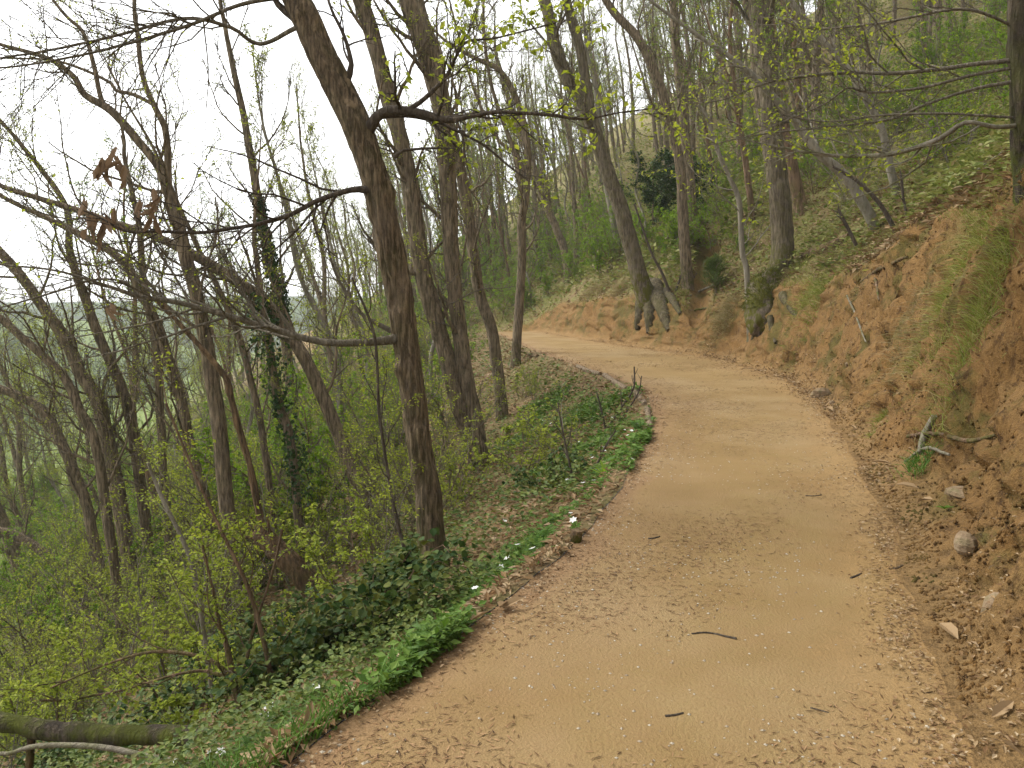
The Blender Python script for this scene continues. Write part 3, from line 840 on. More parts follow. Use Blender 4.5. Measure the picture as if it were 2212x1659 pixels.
HER = [
 # left of the path, near to far
 ('chestnut_tree', 'twin stemmed chestnut rising just behind the large leaning trunk', 102, 'bark', dict(near=True, ns=40, step=0.05, n=(14, 8, 5), l1=2.2, per=1.6, size=0.05, top=12, t0=0.2, knots=4), [
   [(1040, 1010, 40), (1023, 900, 34), (1003, 800, 31), (990, 690, 30), (982, 620, 30), (975, 547, 31), (967, 400, 33), (958, 270, 34), (935, 165, 36), (905, 80, 34), (880, 0, 32)],
   [(1035, 1000, 36), (1003, 916, 35), (975, 813, 34), (948, 711, 34), (921, 625, 34), (905, 547, 33), (890, 430, 32), (868, 320, 32), (845, 230, 32), (820, 130, 30), (800, 60, 30), (777, 0, 28)]]),
 ('chestnut_tree', 'slimmer grey chestnut stem behind the twin stemmed chestnut', 103, 'bark', dict(n=(14, 8, 5), l1=2.5, per=1.5, top=12), [
   [(1085, 905, 26), (1078, 830, 25), (1061, 711, 24), (1033, 625, 24), (1022, 547, 24), (1003, 410, 24), (977, 290, 23), (945, 130, 22), (912, 30, 20)]]),
 ('young_chestnut', 'straight slender trunk standing at the outer edge of the bend, forked high up', 104, 'bark', dict(ns=20, step=.1, n=(14, 8, 5), l1=2.2, per=1.6, size=0.06, top=13), [
   [(1113, 792, 22), (1117, 740, 20), (1122, 660, 19), (1127, 560, 18), (1127, 480, 17), (1136, 410, 17), (1139, 325, 15), (1129, 256, 14), (1112, 205, 12), (1078, 150, 11), (1027, 126, 9)],
   [(1130, 440, 12), (1122, 390, 10), (1108, 320, 9), (1078, 239, 8), (1057, 164, 7), (1045, 60, 6)],
   [(1136, 410, 10), (1120, 340, 8), (1075, 300, 7), (1030, 210, 6), (1000, 110, 5)]]),
 ('chestnut_tree', 'strongly leaning chestnut whose trunk bows left over the slope', 105, 'bark', dict(n=(20, 8, 5), l1=2.5, per=1.4, top=12, up=0.14), [
   [(812, 1190, 34), (798, 1115, 30), (748, 984, 29), (702, 865, 28), (651, 762, 27), (581, 663, 26), (512, 608, 24), (410, 547, 20), (320, 505, 16), (239, 480, 14), (170, 455, 13), (90, 430, 11), (0, 400, 10)]]),
 ('broken_tree', 'short thick broken trunk leaning left, split and rotten, with one thin shoot', 106, 'deadwood', dict(near=True, ns=36, step=.05, n=(4, 3, 3), l1=0.9, per=1.0, top=0, t0=0.8, flare=.15, ridge=.3), [
   [(688, 1290, 46), (650, 1240, 46), (600, 1190, 44), (565, 1158, 40), (552, 1145, 30)],
   [(570, 1160, 20), (562, 1115, 14), (540, 1010, 13), (513, 916, 12), (500, 865, 12), (485, 813, 10), (420, 735, 8), (330, 640, 6)]]),
 ('chestnut_tree', 'tall pale chestnut forking against the sky on the left slope', 107, 'bark', dict(n=(16, 8, 6), l1=2.8, per=0.8, top=13, t0=0.35, side=(-.4, 0, 0)), [
   [(534, 1342, 36), (509, 1220, 34), (488, 1080, 32), (472, 916, 31), (451, 779, 30), (427, 643, 28), (400, 547, 27), (384, 478, 25), (362, 410, 24), (342, 360, 18), (301, 308, 17), (239, 239, 16), (185, 205, 13), (160, 165, 11), (103, 126, 9), (0, 96, 7)],
   [(362, 405, 17), (362, 325, 14), (355, 273, 13), (335, 232, 12), (308, 164, 10), (297, 68, 9), (290, 0, 8)],
   [(239, 239, 12), (219, 215, 10), (202, 137, 9), (178, 68, 8), (120, 7, 6)],
   [(335, 228, 8), (290, 205, 8), (250, 195, 7), (240, 180, 7), (180, 150, 6), (110, 130, 5), (0, 125, 4)]]),
 ('chestnut_tree', 'dark slender chestnut beside the tall pale forked one', 108, 'bark', dict(n=(20, 8, 5), l1=2.5, per=1.0, top=12), [
   [(499, 1324, 25), (464, 1202, 24), (443, 1080, 23), (410, 967, 22), (390, 865, 22), (359, 762, 20), (342, 704, 20), (301, 625, 19), (273, 574, 17), (219, 530, 15), (120, 480, 11), (0, 420, 9)]]),
 ('chestnut_tree', 'thick leaning chestnut with peeling bark among the slope stems', 109, 'bark', dict(n=(20, 8, 5), l1=2.6, per=1.0, top=13), [
   [(321, 1356, 34), (290, 1254, 32), (269, 1150, 31), (250, 1040, 30), (232, 950, 29), (212, 865, 30), (178, 813, 25), (137, 728, 23), (96, 670, 21), (62, 619, 20), (20, 567, 19), (-40, 500, 18)]]),
 ('chestnut_tree', 'upright grey stem just right of the thick peeling chestnut', 110, 'bark', dict(n=(20, 8, 5), l1=2.3, per=1.0, top=13), [
   [(349, 1331, 24), (324, 1202, 23), (307, 1080, 23), (290, 950, 22), (267, 848, 22), (239, 779, 20), (205, 704, 20), (171, 608, 18), (150, 540, 15), (140, 444, 12), (60, 330, 9), (0, 260, 7)]]),
 ('chestnut_tree', 'stem bent sharply left above the shrubs near the left edge', 111, 'bark', dict(n=(20, 8, 5), l1=2.3, per=1.2, top=11), [
   [(237, 1342, 25), (209, 1202, 23), (185, 1080, 22), (164, 1030, 22), (130, 950, 21), (85, 882, 20), (34, 854, 18), (-40, 825, 16)]]),
 ('chestnut_tree', 'slanting stem crossing behind the sharply bent one', 112, 'bark', dict(n=(20, 8, 5), l1=2.5, per=1.0, top=12, D=15), [
   [(262, 1240, 22), (215, 1000, 20), (171, 882, 19), (137, 813, 18), (85, 762, 17), (0, 687, 16), (-60, 640, 14)]]),
 ('chestnut_tree', 'thin upright stem between the forked and the peeling chestnuts', 113, 'bark', dict(n=(20, 8, 5), l1=2.1, per=1.0, top=12), [
   [(370, 1335, 20), (363, 1150, 18), (352, 1000, 17), (345, 882, 17), (335, 745, 16), (310, 600, 14), (300, 480, 12), (270, 350, 9)]]),
 ('ivy_tree', 'ivy wrapped trunk standing against the white sky above the slope', 114, 'bark', dict(n=(20, 8, 5), l1=2.4, per=0.5, top=16, D=20, t0=.35), [
   [(640, 900, 22), (620, 760, 21), (602, 636, 20), (578, 540, 19), (554, 410, 17), (537, 308, 15), (509, 171, 12), (485, 51, 9), (470, -30, 7)]]),
 ('chestnut_tree', 'leaning dark stem at the very left edge above the fallen log', 115, 'bark', dict(n=(14, 8, 5), l1=2.1, per=1.5, top=9), [
   [(60, 1330, 30), (52, 1272, 29), (21, 1167, 27), (-20, 1080, 26)]]),
 ('chestnut_tree', 'low slanting stem crossing the left woodland floor', 116, 'bark', dict(n=(14, 8, 5), l1=2.1, per=1.5, top=9), [
   [(190, 1310, 24), (150, 1250, 22), (105, 1202, 20), (35, 1157, 18), (-30, 1140, 16)]]),
 ('ivy_tree', 'dark stem smothered in ivy in the middle of the slope', 117, 'bark', dict(n=(8, 4, 4), l1=1.2, per=1.0, top=8, D=13), [
   [(650, 1090, 20), (632, 984, 19), (598, 848, 18), (575, 700, 16), (560, 600, 12)]]),
 ('chestnut_tree', 'slim dark stem left of the ivy smothered stem', 118, 'bark', dict(n=(20, 8, 5), l1=2.1, per=1.3, top=11, D=14), [
   [(600, 1130, 16), (575, 1000, 15), (555, 880, 14), (520, 740, 13), (480, 640, 12), (430, 540, 10), (380, 430, 8)]]),
 # saplings on the left
 ('sapling', 'thin pale sapling arching left in front of the forked chestnut', 131, 'bark_grey', dict(n=(8, 4, 3), l1=0.8, per=1.6, size=.04, top=3, D=6.5, leaf='spring2'), [
   [(460, 1370, 11), (422, 1254, 10), (394, 1167, 9), (352, 1080, 8), (320, 1000, 6)]]),
 ('sapling', 'brown sapling rising from the brambles at the path edge', 132, 'bark_red', dict(n=(7, 4, 3), l1=0.7, per=1.2, size=.04, top=2.5), [
   [(596, 1520, 12), (572, 1394, 10), (537, 1272, 9), (488, 1167, 7), (454, 1097, 6)]]),
 ('sapling', 'thin dark sapling close to the foot of the large leaning trunk', 133, 'twig_dark', dict(n=(10, 4, 3), l1=0.7, per=1.3, size=.04, top=3.4), [
   [(904, 1275, 9), (876, 1192, 8), (852, 1100, 8), (832, 984, 7), (818, 882, 7), (815, 796, 6), (805, 711, 6), (760, 600, 4)]]),
 ('hazel', 'rusty stemmed hazel clump above the lush grass at the path edge', 134, 'bark_red', dict(n=(8, 4, 3), l1=0.8, per=2.2, size=.045, top=1.6, leaf='spring2'), [
   [(523, 1545, 18), (505, 1470, 15), (490, 1400, 12), (470, 1330, 9)],
   [(518, 1520, 12), (530, 1440, 9), (545, 1370, 7)], [(510, 1480, 12), (470, 1435, 10), (420, 1415, 8), (330, 1408, 7), (230, 1435, 5), (100, 1490, 4)],
   [(500, 1470, 9), (450, 1450, 8), (390, 1455, 6), (300, 1480, 4)]]),
 # right of the path
 ('mossy_tree', 'leaning tree with several mossy feet on the bank beyond the side track', 141, 'bark_moss', dict(near=True, ns=30, step=.08, n=(14, 8, 5), l1=2.6, per=1.0, top=15, t0=.4, flare=.35, D=28.0), [
   [(1412, 690, 46), (1404, 655, 44), (1382, 600, 37), (1368, 547, 34), (1338, 444, 32), (1303, 342, 30), (1269, 239, 29), (1228, 171, 26), (1201, 103, 24), (1180, 17, 22)],
   [(1276, 250, 22), (1256, 120, 20), (1228, 17, 18), (1215, -60, 16)]]),
 ('chestnut_tree', 'tall straight tree on the bank whose mossy root ball overhangs the path', 142, 'bark_moss', dict(near=True, ns=44, step=.06, n=(20, 8, 5), l1=2.2, per=1.3, top=14, t0=.3, flare=.25, knots=3, D=20.4), [
   [(1668, 640, 56), (1678, 600, 50), (1688, 550, 46), (1687, 480, 44), (1680, 400, 43), (1671, 329, 42), (1667, 219, 42), (1652, 110, 42), (1641, 0, 40)]]),
 ('chestnut_tree', 'brown trunk partly hidden behind the tall straight tree on the bank', 143, 'bark_red', dict(n=(14, 8, 5), l1=2.0, per=1.2, top=14), [
   [(1729, 456, 28), (1711, 365, 25), (1692, 274, 24), (1680, 160, 22), (1660, 40, 20)]]),
 ('sapling', 'thin crooked sapling in front of the mossy root ball tree', 144, 'bark_grey', dict(n=(9, 4, 3), l1=2.3, per=1.2, size=.05, top=5, t0=.3, D=21.0), [
   [(1624, 628, 14), (1613, 590, 12), (1603, 540, 11), (1597, 438, 11), (1576, 383, 9), (1557, 340, 9), (1528, 256, 8), (1510, 226, 7)]]),
 ('grey_tree', 'smooth grey stem leaning left from the crest of the red bank', 145, 'bark_grey', dict(n=(14, 8, 5), l1=2.6, per=1.6, top=9, size=.05, leaf='bright', flare=.2), [
   [(1893, 493, 24), (1860, 431, 22), (1817, 372, 20), (1769, 329, 18), (1718, 263, 16), (1667, 205, 14), (1600, 140, 11)]]),
 ('grey_tree', 'second smooth grey stem curving up behind the crest of the bank', 146, 'bark_grey', dict(n=(14, 8, 5), l1=1.9, per=2.0, top=9, size=.05, leaf='bright', flare=.2), [
   [(1940, 430, 18), (1923, 365, 16), (1908, 292, 15), (1890, 248, 14), (1864, 205, 14), (1835, 153, 13), (1787, 99, 12), (1744, 47, 11)]]),
 ('chestnut_tree', 'dark rough trunk cut off by the right edge, with long horizontal boughs', 147, 'bark_dark', dict(near=True, ns=40, step=.04, n=(6, 5, 4), l1=2.1, per=1.4, top=9, t0=.45, leaf='bright', D=6.6), [
   [(2236, 640, 70), (2230, 500, 60), (2224, 350, 58), (2216, 200, 56), (2206, 50, 54), (2198, -60, 52)]]),
 ('chestnut_tree', 'dark trunk on the hillside left of the evergreen holly', 148, 'bark', dict(n=(14, 8, 5), l1=2.5, per=1.0, top=16, D=30), [
   [(1500, 440, 24), (1490, 400, 22), (1477, 256, 20), (1462, 110, 18), (1455, 0, 16)]]),
 ('chestnut_tree', 'curved hillside trunk sweeping up left of the tall straight tree', 149, 'bark', dict(n=(14, 8, 5), l1=2.5, per=1.2, top=17, D=27), [
   [(1488, 460, 24), (1470, 370, 21), (1454, 290, 20), (1420, 171, 19), (1379, 85, 17), (1327, 27, 15), (1290, -40, 12)]]),
 ('chestnut_tree', 'slim dark trunk leaning left above the far end of the bank', 150, 'bark', dict(n=(14, 8, 5), l1=2.8, per=1.4, top=16, size=.06), [
   [(1228, 605, 18), (1221, 547, 17), (1200, 490, 16), (1180, 444, 15), (1146, 342, 13), (1110, 250, 11), (1080, 150, 9)]]),
 ('grey_tree', 'pale stem behind the bright green shrubs on the far bank', 151, 'bark_grey', dict(n=(14, 8, 5), l1=2.5, per=1.4, top=14, size=.06), [
   [(1340, 560, 14), (1325, 480, 13), (1310, 400, 12), (1296, 300, 11), (1285, 180, 9)]]),
]
hero_pos = {}
for nm, lab, sd, mt, kw, st in HER:
    r_, b_ = tree(nm, lab, st, sd, mt, **kw)
    hero_pos[sd] = (r_, b_, st)

# the boughs that reach in from the right edge
rt, rb, _ = hero_pos[147]
RY = rb[1]
for sd, pts in enumerate([
    [(2195, 130, 14, RY), (2100, 140, 12, RY + .1), (1950, 158, 11, RY + .3), (1850, 156, 10, RY + .5), (1760, 162, 9, RY + .6), (1690, 172, 8, RY + .7), (1640, 185, 5, RY + .8), (1560, 215, 4, RY + .9), (1480, 225, 3, RY + 1)],
    [(2195, 145, 10, RY), (2090, 165, 9, RY + .1), (1990, 190, 8, RY + .2), (1880, 200, 7, RY + .3), (1830, 190, 6, RY + .3), (1790, 220, 5, RY + .4), (1700, 260, 4, RY + .6), (1600, 300, 3, RY + .8)],
    [(2200, 175, 12, RY), (2110, 190, 9, RY + .1), (2000, 225, 8, RY + .2), (1920, 258, 7, RY + .4), (1780, 275, 5, RY + .6), (1640, 290, 4, RY + .8), (1500, 320, 3, RY + 1)],
    [(2200, 270, 14, RY), (2150, 275, 13, RY - .1), (2085, 265, 12, RY - .1), (2030, 300, 14, RY), (1960, 325, 14, RY + .1), (1900, 336, 13, RY + .2), (1820, 337, 11, RY + .4), (1760, 332, 9, RY + .5), (1690, 318, 6, RY + .7), (1600, 300, 4, RY + .9)],
    [(2200, 60, 9, RY), (2080, 20, 8, RY - .1), (1900, 50, 7, RY + .2), (1760, 62, 6, RY + .5), (1680, 40, 5, RY + .6)],
    [(2195, 255, 7, RY), (2050, 245, 7, RY), (1900, 250, 6, RY + .2), (1780, 262, 5, RY + .5), (1650, 240, 3, RY + .7)]]):
    branch_of(rt, rb, pts, 300 + sd, (14, 7), 1.1, 2.0, 0.045, 'bark_grey' if sd == 3 else 'twig', leaf='spring', t0=0.15, thin=0.72)
NAMES = {101: 'large leaning trunk', 102: 'twin stemmed chestnut', 104: 'straight slender trunk', 105: 'bowed chestnut', 106: 'broken trunk', 107: 'pale forked chestnut', 109: 'thick peeling chestnut',
         111: 'sharply bent stem', 114: 'ivy wrapped trunk', 117: 'ivy smothered stem', 115: 'left edge stem', 141: 'leaning mossy tree', 142: 'straight bank tree', 145: 'smooth grey stem', 147: 'right edge trunk', 150: 'slim far trunk', 148: 'dark hillside trunk'}
QUEUE = []
ORD = ['nearest', 'second nearest', 'third nearest', 'fourth nearest', 'fifth nearest', 'sixth nearest', 'seventh nearest', 'eighth nearest', 'ninth nearest', 'tenth nearest', 'eleventh nearest', 'twelfth nearest']
def to_px(p):
    return 1106 + p[0] / max(p[1], .5) * FPX
def name_queue():
    """labels for the many look-alikes: by the landmark trunk they stand beside and their order of distance"""
    bins = {}
    pos = dict((k, hero_pos[k][1]) for k in NAMES if k in hero_pos)
    pos[101] = mb
    for o, kind, rest, group in QUEUE:
        p = np.array(o.location)
        side = p[0] > eL(p[1])
        best = min((k for k in pos if (pos[k][0] > eL(pos[k][1])) == side), key=lambda k: abs(to_px(pos[k]) - to_px(p)) / 60 + abs(pos[k][1] - p[1]) / 6)
        rel = 'left of' if to_px(p) < to_px(pos[best]) else 'right of'
        far = p[1] > pos[best][1] + 9
        bins.setdefault((kind, best, 'behind and ' + rel if far else rel), []).append((p[1], o, rest, group))
    for (kind, best, rel), L in bins.items():
        L.sort(key=lambda t: t[0])
        for i, (_, o, rest, group) in enumerate(L):
            o['group'] = group
            if i < len(ORD):
                o['label'] = (ORD[i] + ' ' if len(L) > 1 else '') + kind + ' ' + rel + ' the ' + NAMES[best]
            else:
                o['label'] = rest
# ------------------------------------------------------------------ the rest of the wood: slender trees in several builds
def slender(seed, h, r0, lean, n, l1, per, size, mat, leaf, rmin, fork=False):
    rng = np.random.default_rng(seed)
    root = link('slender_tree', None)
    k = 7
    pts = []
    x = y = 0.0
    for i in range(k):
        f = i / (k - 1)
        pts.append([lean * h * (f ** 1.3) + rng.normal() * 0.18 * (i > 0), rng.normal() * 0.2 * (i > 0), h * f - (0.5 if i == 0 else 0), r0 * (1.08 - f * 0.9)])
    wood, tw, fo = Geo(), Geo(), Geo()
    P, r = trunk_mesh(wood, np.array(pts), False, seed, 0.35, 9, 0.35)
    crown_of(wood, tw, fo, P, r, rng, n[0], n[1], n[2], l1, per, size, 0.22, 0.15, 0.8, rmin)
    if fork:
        b0 = np.array(pts[2])
        q = [b0]
        for i in range(1, 5):
            q.append([b0[0] + (lean - 0.18) * h * 0.16 * i, b0[1] + rng.normal() * .2, b0[2] + h * 0.15 * i, b0[3] * (0.8 - i * 0.17)])
        P, r = trunk_mesh(wood, np.array(q), False, seed + 5, 0, 8, 0.35)
        crown_of(wood, tw, fo, P, r, rng, n[0] // 2, n[1], n[2], l1 * .8, per, size, 0.3, 0.15, 0.8, rmin)
    wood.build('trunk', M[mat], root)
    c = tw.build('crown', M['twig'], root, smooth=False)
    fo.build('leaves', M[leaf], c, smooth=False)
    return root
SL = [slender(401, 13, 0.12, -0.20, (20, 7, 6), 2.6, 4.2, 0.06, 'bark', 'spring', 0.008),
      slender(402, 15, 0.15, -0.13, (20, 7, 6), 3.0, 4.2, 0.06, 'bark', 'spring', 0.008, True),
      slender(403, 11, 0.09, -0.26, (18, 7, 6), 2.2, 4.5, 0.06, 'bark_grey', 'spring', 0.007),
      slender(404, 16, 0.16, -0.08, (22, 7, 6), 3.0, 3.6, 0.06, 'bark', 'spring', 0.009),
      slender(405, 12, 0.11, -0.17, (20, 7, 5), 2.2, 2.6, 0.07, 'bark_red', 'bright', 0.008, True),
      slender(406, 9, 0.07, -0.22, (18, 7, 5), 1.8, 2.6, 0.065, 'bark_grey', 'spring', 0.006)]
sl_used = set()
def put_slender(v, p, rz, sc, label, group):
    if v not in sl_used:
        sl_used.add(v)
        o = SL[v]
        o.location, o.rotation_euler, o.scale = p, (0, 0, rz), (sc,) * 3
    else:
        o = copy_tree(SL[v], p, rz, sc)
    tag(o, label, 'tree', group)
    k = {0: 'slender half bare tree', 1: 'tall forked tree', 2: 'thin grey tree', 3: 'tall straight tree', 4: 'reddish leafing tree', 5: 'small leafing tree'}[v]
    if p[1] < 95:
        QUEUE.append((o, k, label, group))
    return o
fr = np.random.default_rng(88)
taken = [b[:2] for (_, b, _) in hero_pos.values()] + [mb[:2]]
def free(p, dmin):
    if all(np.hypot(p[0] - q[0], p[1] - q[1]) > dmin for q in taken):
        taken.append(np.array(p[:2]))
        return True
    return False
cnt = 0
while cnt < 58:
    Y = 17 + 60 * fr.random() ** 1.4
    u = 2.5 + 36 * fr.random()
    p = surf_left(Y, u)
    if p[0] < -0.80 * Y or not free(p, 1.5):
        continue
    cnt += 1
    near_ = Y < 34
    put_slender(int(fr.choice([0, 1, 2, 2, 4, 5, 5])), p, fr.normal() * 0.45, fr.uniform(0.75, 1.15),
                'slender half bare tree deep in the wood down the left slope' if near_ else 'thin far tree in the hazy wood below the path on the left',
                'woodland stems on the left slope' if near_ else 'distant trees below the path')
cnt = 0
while cnt < 230:
    Y = 22 + 85 * fr.random() ** 1.1
    u = 3.0 + 48 * fr.random() ** 1.15
    p = surf_right(Y, u)
    if p[0] > 0.78 * Y or not free(p, 1.3):
        continue
    px_ = 1106 + p[0] / Y * 1736
    if px_ > 1750 and Y < 32:
        continue
    cnt += 1
    put_slender(int(fr.choice([0, 1, 3, 3, 1, 0, 4, 4, 5])), p, fr.normal() * 0.4, fr.uniform(0.8, 1.2),
                'tall slender tree on the wooded hillside above the path' if Y < 48 else 'thin trunk in the dense far wood on the hillside crest',
                'hillside trees above the path' if Y < 48 else 'distant hillside trees')
cnt = 0
while cnt < 60:      # where the path disappears
    Y = 46 + 60 * fr.random()
    p = np.array([fr.uniform(-0.40, 0.12) * Y, Y, 0])
    l_, r_ = eL(Y), eR(Y)
    if l_ - 0.7 < p[0] < r_ + 0.7 or not free(p, 1.4):
        continue
    cnt += 1
    p[2] = ground(p[0], p[1])[0]
    put_slender(int(fr.choice([0, 2, 4, 5, 4])), p, fr.normal() * 0.5, fr.uniform(0.6, 1.0), 'small distant tree in the thicket beyond the end of the path', 'trees beyond the bend')

# --- the wood across the valley reads as one mass
def far_wood():
    rng = np.random.default_rng(9)
    g = Geo()
    n = 900
    Y = rng.uniform(60, 330, n)
    u = rng.uniform(40, 330, n)
    P = surf_left(Y, u)
    ok = (P[:, 0] > -0.85 * Y) & (P[:, 0] < 0)
    P = P[ok]
    for p in P:
        h = rng.uniform(6, 11)
        m = 120
        q = rnd_dirs(m, rng) * rng.uniform(0.5, 1, (m, 1)) * np.array([h * .34, h * .34, h * .5]) + p + np.array([0, 0, h * 0.6])
        s = rng.uniform(0.5, 1.1, m)
        leaves(g, q, rnd_dirs(m, rng), rnd_dirs(m, rng), s, s * 0.7)
        tubes(g, np.array([[p - [0, 0, .5], p + [0, 0, h * .8]]]), np.array([[.16, .06]]), 4)
    o = g.build('far_wood', M['farleaf'], smooth=False)
    o['kind'] = 'stuff'
    tag(o, 'hazy far wood covering the slope across the valley', 'wood')
far_wood()

# ------------------------------------------------------------------ ivy, evergreen and shrubs
def ivy_on(root, b, st, Y0, y_hi, y_lo, n, seed, rad):
    rng = np.random.default_rng(seed)
    pts = np.array([[*at(s[0], s[1], Y0), px_size(s[2], Y0) / 2] for s in st])
    s = spline(pts, 0.1)
    zhi, zlo = at(0, y_hi, Y0)[2], at(0, y_lo, Y0)[2]
    s = s[(s[:, 2] < zhi) & (s[:, 2] > zlo)]
    i = rng.integers(0, len(s), n)
    d = rnd_dirs(n, rng, 0.4)
    w = rng.uniform(0.05, 1.0, n) * rad * np.clip(2.2 * vnoise(s[i, 2] * 2.6, np.arctan2(d[:, 1], d[:, 0]) * 1.2, seed) - .35, 0.02, 2)
    p = s[i, :3] + d * (s[i, 3:4] + w[:, None])
    g = Geo()
    dd = rnd_dirs(n, rng); dd[:, 2] -= 0.6
    L = rng.uniform(0.05, 0.10, n)
    leaves(g, p, dd, d + rnd_dirs(n, rng) * .5, L, L * .9)
    o = g.build('ivy', M['ever'], root, smooth=False, origin=b)
    o['label'] = 'dark glossy ivy leaves wrapped round the stem'
for sd, yh, yl, n_, rad in ((114, 420, 720, 2400, 0.14), (117, 640, 1080, 900, 0.3)):
    r_, b_, st = hero_pos[sd]
    ivy_on(r_, b_, st[0], b_[1], yh, yl, n_, sd, rad)

def shrub(name, seed, h, stems, spread, n, per, size, bark, leaf, rmin=0.004, up=0.1, l1=0.45, aspect=0.7, t0=0.15):
    rng = np.random.default_rng(seed)
    root = link(name, None)
    fo, tw = Geo(), Geo()
    for s_ in range(stems):
        a = rng.uniform(0, 6.28)
        d = np.array([math.cos(a) * spread, math.sin(a) * spread, 1.0])
        pts, p = [], np.array([math.cos(a) * .05, math.sin(a) * .05, -0.12])
        hh = h * rng.uniform(0.65, 1.1)
        for i in range(6):
            pts.append([*p, 0.006 + 0.004 * h * (1 - i / 6)])
            d = d + rng.normal(size=3) * 0.16
            p = p + nrm(d) * hh / 5
        s = spline(np.array(pts), 0.2)
        g = Geo()
        tubes(g, s[None, :, :3], s[None, :, 3], 6)
        g.build('stem', M[bark], root)
        crown_of(tw, tw, fo, s[:, :3], s[:, 3], rng, n[0], n[1], n[2], hh * l1, per, size, t0, up, 0.8, rmin, aspect=aspect)
    c = tw.build('crown', M['twig'], root, smooth=False)
    fo.build('leaves', M[leaf], c, smooth=False)
    return root
SH = [shrub('hazel_shrub', 501, 2.6, 4, 0.35, (8, 5, 3), 2.6, 0.05, 'bark_grey', 'spring2'),
      shrub('hazel_shrub', 502, 3.4, 5, 0.3, (9, 5, 3), 2.2, 0.05, 'bark', 'spring'),
      shrub('hazel_shrub', 503, 1.6, 4, 0.5, (7, 5, 3), 1.6, 0.085, 'bark_red', 'spring2'),
      shrub('hazel_shrub', 504, 2.2, 3, 0.5, (9, 5, 3), 2.4, 0.045, 'bark_grey', 'spring'),
      shrub('bright_shrub', 505, 3.2, 5, 0.35, (8, 5, 4), 3.2, 0.08, 'bark_red', 'bright', 0.006),
      shrub('bright_shrub', 506, 1.8, 5, 0.55, (7, 5, 4), 3.0, 0.075, 'bark_red', 'bright', 0.006)]
sh_used = set()
def put_shrub(v, p, rz, sc, label, group, cat='shrub'):
    if v not in sh_used:
        sh_used.add(v)
        o = SH[v]
        o.location, o.rotation_euler, o.scale = p, (0, 0, rz), (sc,) * 3
    else:
        o = copy_tree(SH[v], p, rz, sc)
    k = {0: 'fresh hazel shrub', 1: 'tall airy shrub', 2: 'low spreading shrub', 3: 'sparse arching shrub', 4: 'tall lime green shrub', 5: 'low lime green shrub'}[v]
    QUEUE.append((o, k, label, group))
    return tag(o, label, cat, group)
sr = np.random.default_rng(31)
cnt = 0
while cnt < 300:
    Y = 5.5 + 50 * sr.random() ** 1.15
    u = 1.0 + min(28, .75 * Y) * sr.random()
    p = surf_left(Y, u)
    if p[0] < -0.78 * Y or (Y < 9 and u < 1.8):
        continue
    pxx = 1106 + p[0] / Y * 1736
    # keep the near trunk clear
    if (Y < MY + 1 and 780 < pxx < 1040) or (Y < 17 and u < 3.2 and pxx > 940 and sr.random() < .75):
        continue
    if (Y < 11 and pxx < 620 and sr.random() < .5) or (Y > 13 and pxx > 985 and (u < 1.2 or sr.random() < .6)) or (Y < 12.3 and 500 < pxx < 760) or (Y < 7.5 and pxx < 330):
        continue
    cnt += 1
    put_shrub(int(sr.choice([0, 1, 2, 3] if Y < 15 else [2, 2, 0] if pxx > 985 else [0, 1, 1, 3, 4, 4, 5])), p, sr.uniform(0, 6.28), sr.uniform(0.6, 1.1) * (0.55 if Y < 8 else 0.8 if Y < 14 else .6 if pxx > 985 else 1.1),
              'airy hazel shrub with small fresh leaves in the understorey below the path' if Y < 16 else 'hazy leafing shrub deeper in the wood below the path',
              'hazel understorey' if Y < 16 else 'deep understorey shrubs')
for i, (px_, py_, v, sc) in enumerate([(1210, 600, 4, 1.0), (1265, 590, 4, 1.3), (1300, 600, 5, 1.2), (1250, 610, 5, 1.0), (1330, 575, 4, 1.0), (1440, 560, 5, 1.0), (1480, 545, 5, 1.1), (1185, 640, 5, .9), (1410, 545, 5, 1.0), (1290, 560, 4, 1.4), (1000, 720, 4, 1.), (940, 730, 4, 1.), (900, 720, 4, 1.2), (860, 720, 4, 1.2), (800, 730, 4, 1.2), (740, 720, 4, 1.3), (690, 715, 4, 1.3), (960, 700, 4, 1.4)]):
    put_shrub(v, hit(px_, py_), i * 1.3, sc, 'bright lime green shrub in full young leaf above the far bank' if px_ > 1180 else 'lime green shrub where the path goes out of sight', 'bright shrubs by the far bend' if px_ > 1180 else 'shrubs at the end of the path')
for i in range(330):
    Y = 13 + 50 * sr.random()
    u = 1.8 + 26 * sr.random()
    p = surf_right(Y, u)
    if p[0] > 0.72 * Y:
        continue
    put_shrub(int(sr.choice([5, 3, 4, 0])), p, sr.uniform(0, 6.28), sr.uniform(0.45, 0.9), 'leafing shrub scattered over the grassy hillside', 'hillside shrubs')

for i in range(16):      # green thicket that closes the view at the end of the path
    Y = 50 + 1.6 * i
    p = np.array([sr.uniform(-.10, .06) * Y, Y, 0])
    l_, r_ = eL(Y), eR(Y)
    if l_ - .8 < p[0] < r_ + .8:
        p[0] = r_ + 1.5
    p[2] = ground(p[0], p[1])[0]
    put_shrub(4, p, i * 1.1, sr.uniform(.9, 1.5), 'lime green shrub in the thicket that closes the end of the path', 'thicket at the end of the path')
